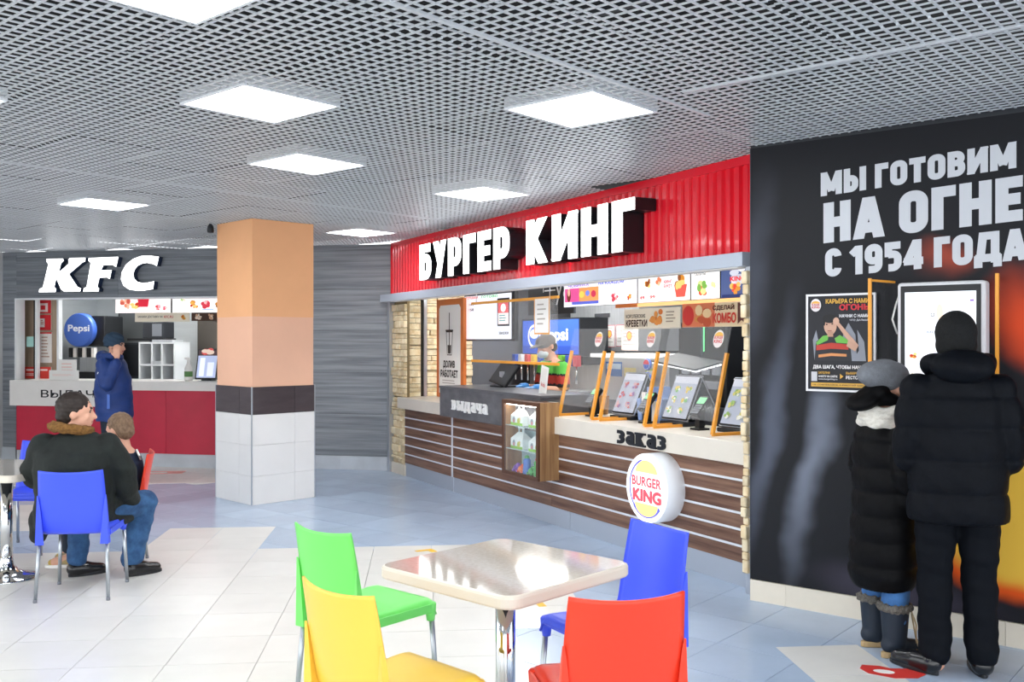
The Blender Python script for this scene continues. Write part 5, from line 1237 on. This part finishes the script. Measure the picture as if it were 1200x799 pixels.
# ---- man in the black padded coat at the kiosk
MX, MY = 2.145, 4.60; mrz = R(78-90)
b = MB()
hc = (0.0, 0.05, 1.585); head(b, hc, (0.05, 1, -0.10))
cap(b, (0, 0, 1.38), (0, 0.03, 1.52), 0.062, 0.058)
loft(b, [(0, 0, .82, .15, .10), (0, 0, 1.0, .15, .10), (0, 0, 1.2, .17, .11), (0, 0, 1.38, .16, .09), (0, 0, 1.42, .08, .06)])
for s in (-1, 1):
    limb(b, [(s*.17, 0, 1.36), (s*.22, -.0, 1.06), (s*.16, .22, 1.07)], [.055, .045, .035]); hand(b, (s*.15, .27, 1.08), (-s*.2, 1, .25), (-s*1, 0, -.2), -s, 1.0, .5)
    limb(b, [(s*.09, 0, .85), (s*.095, .02, .46), (s*.10, -.02, .10)], [.08, .055, .045]); cap(b, (s*.10, -.02, .05), (s*.12, .12, .04), .04, .035)
man = person_body(b, 'tall person from behind in black padded coat and black knit hat at the kiosk', (MX, MY, 0.0012), mrz, hc, (0.05, 1, -.1), 1.0)
NAVYB = mat('black_padded_fabric', '#0a0d13', 0.6, spec=0.12, vary=0.15, scale=(20, 20, 20), bump=0.15, bscale=45)
c = MB()
loft(c, [(0, 0, .735, .228, .165), (0, 0, .80, .23, .17), (0, 0, 1.0, .222, .165), (0, 0, 1.2, .222, .155), (0, 0, 1.32, .21, .145), (0, 0, 1.40, .17, .12), (0, 0, 1.45, .12, .10)], 28)
for s in (-1, 1):
    limb(c, [(s*.18, .0, 1.36), (s*.215, -.02, 1.20), (s*.228, .0, 1.04), (s*.16, .24, 1.07)], [.085, .08, .074, .058])
coat = blob('coat', c, 0.011, 5, NAVYB, man, disp=quilt(0.155, 0.016, 0.72))
c = MB()       # hood lying round the neck
for i in range(14):
    a = 2*math.pi*i/14; a2 = 2*math.pi*(i+1)/14
    q = lambda a: (0.125*math.cos(a), -0.01+0.095*math.sin(a), 1.475-0.02*math.sin(a)+0.015*math.cos(2*a))
    cap(c, q(a), q(a2), .052, .052)
c.ell((0, -.10, 1.475), (.15, .075, .085), 16, 10)
blob('hood', c, 0.011, 5, NAVYB, man, disp=folds(.004))
c = MB(); c.ell((0, .035, 1.640), (.095, .110, .108), 20, 14); c.ell((0, .03, 1.58), (.094, .108, .085), 20, 12)
blob('knit_hat', c, 0.009, 3, mat('black_knit', '#07090b', 0.85, bump=0.3, bscale=120), man)
c = MB()
for s in (-1, 1): limb(c, [(s*.095, 0, .86), (s*.10, .02, .48), (s*.105, -.01, .10)], [.108, .082, .075])
c.ell((0, 0, .84), (.19, .13, .10))
blob('trousers', c, 0.011, 4, mat('black_trousers', '#0d1016', 0.75, spec=0.12, vary=0.1), man, disp=folds(.004, 19, 43))
for s, an in ((-1, 135), (1, 88)):
    c = MB(); shoe(c, (s*.105, -.05, 0.0), an, 0.26, hgt=.085); blob('shoe', c, 0.009, 3, mat('black_leather', '#101114', 0.25, coat=0.3), man); sole('sole', (s*.105, -.05, 0), an, .265, .045, M['black'], man, .02)

# ---- woman in the long coat
b = MB(); hc = (0.0, 0.05, 1.355); hf = (-.10, 1, .12); head(b, hc, hf, .95)
cap(b, (0, -.01, 1.16), (0, .03, 1.30), .052, .052)
loft(b, [(0, 0, .70, .14, .10), (0, 0, .85, .13, .09), (0, 0, 1.05, .14, .10), (0, 0, 1.18, .13, .08), (0, 0, 1.22, .06, .05)])
for s in (-1, 1):
    limb(b, [(s*.16, 0, 1.15), (s*.20, -.02, .92), (s*.16, .15, .78)], [.045, .038, .03]); hand(b, (s*.15, .17, .77), (-s*.1, .7, -.6), (-s, 0, 0), -s, .9, .5)
    limb(b, [(s*.08, 0, .74), (s*.085, .02, .42), (s*.09, -.01, .09)], [.075, .05, .042]); cap(b, (s*.09, 0, .05), (s*.09, .10, .04), .036, .032)
woman = person_body(b, 'shorter person in long black puffer coat, grey hat and white scarf at the kiosk', (1.92, 4.93, 0.0012), R(12-90), hc, hf, .95)
BLK = mat('black_puffer', '#09090b', 0.55, spec=0.12, vary=0.15, scale=(20, 20, 20), bump=0.12, bscale=45)
c = MB()
loft(c, [(0, -.01, .335, .165, .145), (0, -.01, .42, .185, .168), (0, 0, .60, .185, .162), (0, 0, .80, .18, .148), (0, -.01, 1.0, .175, .138), (0, -.02, 1.11, .165, .125), (0, -.01, 1.18, .10, .085)], 28)
for s in (-1, 1): limb(c, [(s*.15, 0, 1.11), (s*.20, -.02, .95), (s*.185, .03, .82), (s*.16, .12, .77)], [.065, .062, .058, .05])
blob('coat', c, 0.011, 5, BLK, woman, disp=quilt(0.125, 0.016, 0.33))
c = MB(); T_ = Matrix.Rotation(R(24), 3, 'X')
c.ell((0, -.115, 1.295), (.105, .095, .042), 18, 10, T_); c.ell((0, -.06, 1.335), (.100, .07, .04), 16, 8, T_); cap(c, (-.085, .0, 1.30), (-.04, -.10, 1.31), .035, .04); cap(c, (.085, .0, 1.30), (.04, -.10, 1.31), .035, .04)
blob('hood', c, 0.010, 4, BLK, woman, disp=folds(.004))
c = MB()
for z, r_, w_ in ((1.19, .112, .040), (1.235, .106, .038)):
    for i in range(14):
        q = lambda a: (r_*math.cos(a), .012+r_*.95*math.sin(a), z+.01*math.sin(3*a)); a = 2*math.pi*i/14; a2 = 2*math.pi*(i+1)/14; cap(c, q(a), q(a2), w_, w_)
blob('scarf', c, 0.010, 3, mat('white_wool', '#cfcabf', 0.9, c2='#e6e2d8', scale=(30, 30, 60), bump=0.4, bscale=70), woman, disp=folds(.006, 60, 90))
c = MB(); T_ = Matrix.Rotation(R(14), 3, 'X'); c.ell((0, .022, 1.41), (.095, .112, .085), 20, 12, T_); c.ell((0, -.02, 1.43), (.092, .112, .075), 18, 12, T_); c.ell((0, -.06, 1.435), (.08, .09, .062), 18, 12, T_)
hat = blob('knit_hat', c, 0.009, 8, mat('grey_knit', '#74787e', 0.9, vary=0.1, scale=(40, 40, 40), bump=0.3, bscale=130), woman)
c = MB()
for s in (-1, 1): limb(c, [(s*.08, 0, .55), (s*.088, .01, .38), (s*.09, 0, .20)], [.075, .072, .066])
blob('jeans', c, 0.010, 3, mat('blue_jeans', '#3f6fa8', 0.8, vary=0.15, scale=(25, 25, 25)), woman, disp=folds(.003, 30, 50))
FUR = mat('grey_fur', '#77736c', 0.95, vary=0.3, scale=(90, 90, 90), bump=0.8, bscale=160); BOOT = mat('dark_blue_boot', '#1d2836', 0.6)
for s in (-1, 1):
    c = MB(); limb(c, [(s*.09, 0, .24), (s*.09, .0, .07)], [.072, .058]); shoe(c, (s*.09, -.06, 0.02), 90, .25, hgt=.07)
    bt = blob('boot', c, 0.009, 3, BOOT, woman); sole('rubber_sole', (s*.09, -.065, 0), 90, .265, .05, mat('tan_rubber', '#b0966c', 0.7), bt, .03)
    c = MB()
    for i in range(12):
        q = lambda a: (s*.09+.066*math.cos(a), .0+.066*math.sin(a), .255); cap(c, q(2*math.pi*i/12), q(2*math.pi*(i+1)/12), .02, .02)
    blob('fur_cuff', c, 0.007, 1, FUR, bt, disp=folds(.006, 170, 190))
    MB().tube([(s*.09+.05, .06, .24), (s*.09+.055, .085, .17), (s*.09+.045, .09, .11), (s*.09+.05, .10, .06)], .004, 6).build('lace', mat('tan_lace', '#c8b08a', 0.8), bt)
    MB().tube([(s*.09+.03, .075, .22), (s*.09+.02, .10, .13), (s*.09+.03, .105, .07)], .004, 6).build('lace', mat('tan_lace', '#c8b08a', 0.8), bt)

# ---- seated man in the dark suede coat (local +y = way his chair faces; torso and head turned to the right)
DX, DY = -2.80, 6.16
b = MB(); hc = (-.005, .0, 1.135); hf = (1, .22, -.04); head(b, hc, hf, 1.03)
cap(b, (-.03, -.02, .93), (-.02, -.01, 1.06), .065, .06)
loft(b, [(0, -.02, .44, .16, .12), (0, -.02, .60, .16, .11), (0, -.04, .80, .18, .12), (0, -.04, .94, .17, .10), (0, -.02, .99, .08, .07)])
limb(b, [(.19, -.03, .93), (.26, .02, .68), (.27, .20, .52)], [.055, .045, .034]); hand(b, (.27, .21, .515), (.05, 1, -.15), (0, 0, -1), -1, 1.0, .35)
limb(b, [(-.19, -.03, .93), (-.27, .10, .72), (-.33, .32, .77)], [.055, .045, .034]); hand(b, (-.33, .33, .775), (-.2, 1, 0), (0, 0, -1), 1, 1.0, .3)
limb(b, [(.09, .0, .50), (.34, .31, .50), (.26, .33, .10)], [.08, .055, .045]); cap(b, (.26, .33, .05), (.31, .42, .04), .04, .035)
limb(b, [(-.09, .0, .50), (-.10, .40, .48), (-.11, .37, .10)], [.08, .055, .045]); cap(b, (-.11, .37, .05), (-.04, .44, .04), .04, .035)
dad = person_body(b, 'seated person in dark green suede coat with brown fleece collar, looking right', (DX, DY, 0.0012), R(8), hc, hf, 1.03)
SU = mat('dark_green_suede', '#0d1312', 0.8, c2='#18201d', scale=(9, 9, 9), bump=0.25, bscale=35)
c = MB()
loft(c, [(-.01, .0, .40, .25, .17), (-.01, -.03, .50, .245, .165), (-.01, -.04, .62, .235, .16), (-.01, -.055, .78, .245, .165), (-.01, -.05, .90, .235, .15), (0, -.03, .97, .17, .12), (.005, -.02, 1.01, .11, .095)], 28)
limb(c, [(.19, -.03, .92), (.27, -.01, .78), (.285, .05, .64), (.275, .19, .535)], [.092, .088, .08, .062])
limb(c, [(-.19, -.03, .92), (-.27, .03, .78), (-.29, .12, .70), (-.32, .28, .76)], [.092, .088, .08, .062])
limb(c, [(.11, .0, .53), (.19, .16, .54)], [.12, .10])
cap(c, (.20, .0, .43), (.29, .16, .42), .045, .025); cap(c, (-.22, .0, .46), (-.27, .10, .33), .08, .055)
blob('coat', c, 0.011, 4, SU, dad, disp=folds(.006, 17, 26))
c = MB()
for i in range(16):
    q = lambda a: (-.03+.108*math.cos(a), -.025+.10*math.sin(a), 1.035-.018*math.cos(a)-.012*math.sin(a)); cap(c, q(2*math.pi*i/16), q(2*math.pi*(i+1)/16), .034, .034)
blob('fleece_collar', c, 0.008, 2, mat('brown_fleece', '#6b4a24', 0.95, c2='#8a6332', scale=(70, 70, 70), bump=0.7, bscale=110), dad, disp=folds(.004, 110, 130))
f_ = Vector(hf).normalized()
def hair(center, fwd, s, parent, m_, face=0.035, low=-0.03, thick=1.05):
    """short hair shell: skull shape minus the face"""
    f = Vector(fwd).normalized(); u = Vector((0, 0, 1)); r = f.cross(u).normalized(); u = r.cross(f); Mx = Matrix((r, f, u)).transposed(); cc = Vector(center)
    h_ = MB(); P = lambda x, y, z: cc+Mx @ Vector((x*s, y*s, z*s))
    h_.ell(P(0, -.012, .034), (.081*s*thick, .098*s*thick, .090*s*thick), 20, 12, Mx); h_.ell(P(0, -.045, -.02), (.072*s*thick, .062*s*thick, .070*s*thick), 16, 10, Mx)
    for sx in (-1, 1): h_.ell(P(sx*.068, .004, .012), (.014*s, .022*s, .034*s), 10, 8, Mx)
    return blob('hair', h_, 0.006, 2, m_, parent, disp=folds(.0022, 150, 120))
hair((hc[0]-f_.x*.012, hc[1]-f_.y*.012, hc[2]+.008), hf, 1.03, dad, mat('dark_brown_hair', '#241a15', 0.6, vary=0.3, scale=(60, 60, 60)))
c = MB()
limb(c, [(.09, .0, .50), (.34, .32, .50)], [.10, .085]); limb(c, [(.34, .32, .50), (.255, .33, .12)], [.085, .075])
limb(c, [(-.09, .0, .50), (-.10, .40, .48)], [.10, .08]); limb(c, [(-.10, .40, .48), (-.11, .37, .12)], [.08, .066]); c.ell((0, .0, .50), (.17, .15, .09))
blob('jeans', c, 0.010, 3, mat('dark_blue_jeans', '#22456f', 0.8, c2='#38628f', scale=(14, 14, 14)), dad, disp=folds(.004, 25, 45))
for h_, an, sh in (((.235, .29, 0), 38, 'shoe'), ((-.15, .34, 0), 30, 'shoe')):
    c = MB(); shoe(c, h_, an, .25, hgt=.085); k = blob('shoe', c, 0.009, 3, mat('black_leather', '#101114', 0.25, coat=0.3), dad); sole('sole', h_, an, .255, .045, M['black'], dad, .022)

# ---- boy on the red chair, facing left
b = MB(); s = .88; hc = (0.02, .03, .965); hf = (.55, .84, -.30); head(b, hc, hf, .92)
cap(b, (0, -.02, .80), (.005, .0, .90), .048, .046)
loft(b, [(0, -.03, .44, .12, .09), (0, -.03, .60, .12, .085), (0, -.03, .74, .13, .085), (0, -.03, .81, .11, .07), (0, -.02, .845, .05, .045)])
for q in (-1, 1):
    limb(b, [(q*.125, -.03, .79), (q*.17, -.02, .62), (q*.12, .16, .54)], [.04, .034, .027]); hand(b, (q*.12, .17, .54), (-q*.2, 1, -.1), (0, 0, -1), -q, .75, .4)
    limb(b, [(q*.07, 0, .48), (q*.09, .33, .47), (q*.09, .32, .16)], [.065, .048, .036]); cap(b, (q*.09, .32, .10), (q*.10, .42, .08), .034, .03)
boy = person_body(b, 'seated boy in navy pullover with short brown hair beside the man', (-2.755, 6.76, 0.0012), R(192-90), hc, hf, .92)
c = MB(); loft(c, [(0, -.03, .43, .145, .115), (0, -.03, .60, .145, .11), (0, -.03, .74, .15, .11), (0, -.03, .80, .125, .085), (0, -.02, .835, .06, .055)])
for q in (-1, 1): limb(c, [(q*.125, -.03, .775), (q*.175, -.02, .62), (q*.13, .14, .545)], [.055, .05, .04])
NV = mat('navy_knit', '#16233c', 0.85, vary=0.1, bump=0.2, bscale=90)
pv = blob('pullover', c, 0.009, 3, NV, boy, disp=folds(.003))
MB().box(-.03, .03, -.006, .006, -.03, .03).build('white_tab', M['paper'], pv, (-.06, -.118, .80), (R(-25), R(35), 0))
hair((hc[0]-.006, hc[1]-.012, hc[2]+.01), hf, .93, boy, mat('light_brown_hair', '#6a5240', 0.65, c2='#8a7058', scale=(70, 70, 40)))
c = MB()
for q in (-1, 1): limb(c, [(q*.07, .0, .48), (q*.09, .34, .47)], [.078, .062]); limb(c, [(q*.09, .34, .47), (q*.09, .33, .18)], [.062, .052])
blob('trousers', c, 0.010, 3, mat('dark_trousers', '#1c2634', 0.8), boy, disp=folds(.003, 25, 45))
for q in (-1, 1):
    c = MB(); shoe(c, (q*.09, .28, .045), 90, .21, hgt=.065); k = blob('sneaker', c, 0.008, 3, mat('sneaker_grey', '#8f8a80', 0.6, c2='#c8a43a', scale=(14, 14, 14)), boy)
    d = MB(); o_ = sole('sole', (q*.09, .28, 0), 90, .22, .042, M['paper'], k, .022); o_.location = (0, 0, .04)

# ---- man on the phone by the far counter, facing right
b = MB(); hc = (0.0, .045, 1.545); hf = (.05, 1, -.12); head(b, hc, hf, .98)
cap(b, (0, 0, 1.36), (0, .03, 1.48), .06, .056)
loft(b, [(0, 0, .85, .15, .10), (0, 0, 1.1, .15, .11), (0, 0, 1.3, .17, .11), (0, 0, 1.38, .14, .08), (0, 0, 1.42, .06, .05)])
limb(b, [(.19, 0, 1.34), (.25, .06, 1.10), (.17, .13, 1.36)], [.05, .042, .032]); hand(b, (.145, .125, 1.415), (-.12, -.10, 1), (-1, -.1, 0), 1, 1.08, .55)
limb(b, [(-.19, 0, 1.34), (-.24, -.04, 1.08), (-.22, .06, .90)], [.05, .042, .032]); hand(b, (-.22, .07, .89), (.1, .3, -.9), (1, 0, 0), 1, 1.0, .5)
for q in (-1, 1): limb(b, [(q*.09, 0, .85), (q*.095, .02, .46), (q*.10, -.02, .10)], [.08, .055, .045]); cap(b, (q*.10, -.02, .05), (q*.11, .12, .04), .04, .035)
caller = person_body(b, 'standing person in blue winter jacket and knit hat holding a phone to the ear', (-4.50, 10.75, 0.0012), R(-2-90), hc, hf, .98)
BJ = mat('royal_blue_jacket', '#17336e', 0.55, c2='#1d3d80', scale=(6, 6, 6), bump=0.15, bscale=40)
c = MB(); loft(c, [(0, .03, .70, .20, .19), (0, .03, .80, .205, .20), (0, .02, 1.0, .21, .20), (0, .01, 1.2, .215, .185), (0, 0, 1.32, .20, .15), (0, 0, 1.40, .13, .11)], 26)
limb(c, [(.19, -.01, 1.33), (.27, .06, 1.12), (.175, .13, 1.35)], [.085, .078, .06]); limb(c, [(-.19, 0, 1.33), (-.26, -.04, 1.1), (-.225, .05, .91)], [.085, .075, .06])
cj = blob('jacket', c, 0.011, 4, BJ, caller, disp=folds(.006, 18, 29))
c = MB()
for i in range(14):
    q = lambda a: (.10*math.cos(a), -.005+.09*math.sin(a), 1.425-.01*math.sin(a)); cap(c, q(2*math.pi*i/14), q(2*math.pi*(i+1)/14), .045, .045)
c.ell((0, -.10, 1.42), (.11, .07, .075)); blob('hood', c, 0.010, 4, BJ, caller, disp=folds(.004))
MB().box(-.001, .006, -.03, .03, -.012, .012).build('white_logo', M['paper'], cj, (.285, .0, 1.24), (R(-15), 0, 0)); MB().box(-.001, .006, -.015, .015, -.08, .08).build('pocket_zip', mat('light_blue_zip', '#3f66b8', 0.4), cj, (.212, .06, .93))
c = MB(); T_ = Matrix.Rotation(R(8), 3, 'X'); c.ell((0, .02, 1.607), (.096, .114, .096), 20, 12, T_); loft(c, [(0, .022, 1.54, .092, .108), (0, .022, 1.60, .097, .116)])
blob('knit_hat', c, 0.008, 3, mat('slate_blue_knit', '#2b4054', 0.9, bump=0.3, bscale=120), caller, disp=lambda co, no: .003*np.sin(co[:, 2]*130+co[:, 1]*60))
c = MB()
for q in (-1, 1): limb(c, [(q*.09, 0, .86), (q*.10, .02, .46), (q*.10, -.01, .09)], [.10, .078, .07])
c.ell((0, 0, .84), (.17, .12, .10)); blob('trousers', c, 0.011, 3, mat('dark_trousers', '#1c2634', 0.8), caller)
for q in (-1, 1): c = MB(); shoe(c, (q*.10, -.06, 0), 90, .28); blob('shoe', c, 0.010, 3, mat('black_leather', '#101114', 0.25, coat=0.3), caller)
ph = thing('mobile_phone', 'black mobile phone held to the ear of the person in blue', 'phone', caller.matrix_world @ Vector((0, 0, 0)), 0)
ph.location = Vector((-4.50, 10.75, 0))+Matrix.Rotation(R(-92), 3, 'Z') @ Vector((.108, .085, 1.47)); ph.rotation_euler = (R(-20), 0, R(-92))
MB().box(-.005, .005, -.035, .035, -.07, .07).build('case', M['black'], ph, bevel=0.004); MB().box(-.006, -.005, -.031, .031, -.06, .06).build('screen', M['dark'], ph)

# ---- burger worker
p0 = BK.p(2.34, 0.95, 0); b = MB(); hc = (0, .07, 1.50); hf = (-.05, 1, -.38); head(b, hc, hf, .98)
cap(b, (0, 0, 1.32), (0, .05, 1.44), .058, .056)
loft(b, [(0, 0, .85, .15, .10), (0, 0, 1.05, .14, .10), (0, 0, 1.25, .16, .11), (0, 0, 1.33, .14, .08), (0, 0, 1.37, .06, .05)])
for q in (-1, 1):
    limb(b, [(q*.18, 0, 1.29), (q*.23, .02, 1.05), (q*.16, .24, 1.08)], [.05, .042, .032]); hand(b, (q*.15, .26, 1.085), (-q*.3, 1, -.1), (0, 0, -1), -q, 1.0, .5)
    limb(b, [(q*.09, 0, .85), (q*.095, .02, .46), (q*.10, -.02, .10)], [.08, .055, .045]); cap(b, (q*.10, -.02, .05), (q*.11, .12, .04), .04, .035)
wk = person_body(b, 'worker with grey cap, face mask and striped shirt behind the collection block', (p0.x, p0.y, 0.0), R(205-90), hc, hf, .98)
wk.scale = (1.12, 1.12, 1.03)
c = MB(); loft(c, [(0, 0, .80, .175, .125), (0, 0, 1.05, .17, .125), (0, 0, 1.24, .185, .125), (0, 0, 1.31, .16, .095), (0, 0, 1.36, .075, .065)])
for q in (-1, 1): limb(c, [(q*.17, 0, 1.28), (q*.225, .015, 1.10)], [.075, .068])
def stripe(ce):
    k = np.zeros(len(ce), np.int32); z = ce[:, 2]; k[(z > 1.22)] = 1; k[(z > 1.12) & (z <= 1.20)] = 2; k[(z > 1.06) & (z <= 1.085)] = 3; k[z > 1.345] = 0; return k
blob('uniform_shirt', c, 0.010, 3, [mat('uniform_black', '#1d1c20', 0.7), mat('uniform_green', '#5cb848', 0.7), mat('uniform_red', '#b8382c', 0.7), mat('uniform_tan', '#c89058', 0.7)], wk, matfn=stripe)
c = MB(); f = Vector(hf).normalized(); u_ = Vector((0, 0, 1)); r_ = f.cross(u_).normalized(); u_ = r_.cross(f); Mh = Matrix((r_, f, u_)).transposed(); cc = Vector(hc)
Pp = lambda x, y, z: cc+Mh @ Vector((x, y, z))
c.ell(Pp(0, -.005, .045), (.088, .106, .082), 18, 12, Mh); c.ell(Pp(0, .10, .04), (.075, .075, .010), 18, 8, Mh); blob('cap', c, 0.007, 2, mat('grey_cap', '#85807e', 0.8), wk)
c = MB(); c.ell(Pp(0, .062, -.058), (.062, .060, .048), 16, 10, Mh); blob('face_mask', c, 0.007, 2, mat('mask_white', '#dfe6ea', 0.8), wk)
c = MB(); c.ell(Pp(0, -.04, -.02), (.078, .062, .065), 14, 10, Mh); blob('hair', c, 0.007, 2, mat('dark_brown_hair', '#241a15', 0.6), wk)
for q in (-1, 1):
    c = MB(); cap(c, (q*.165, .215, 1.078), (q*.15, .26, 1.085), .043, .034); hand(c, (q*.15, .258, 1.085), (-q*.3, 1, -.1), (0, 0, -1), -q, 1.12, .5); blob('glove', c, 0.006, 1, mat('blue_glove', '#4a8fd8', 0.4), wk)
c = MB()
for q in (-1, 1): limb(c, [(q*.09, 0, .86), (q*.10, .02, .46), (q*.10, -.01, .09)], [.095, .075, .065])
blob('trousers', c, 0.011, 3, M['black'], wk)
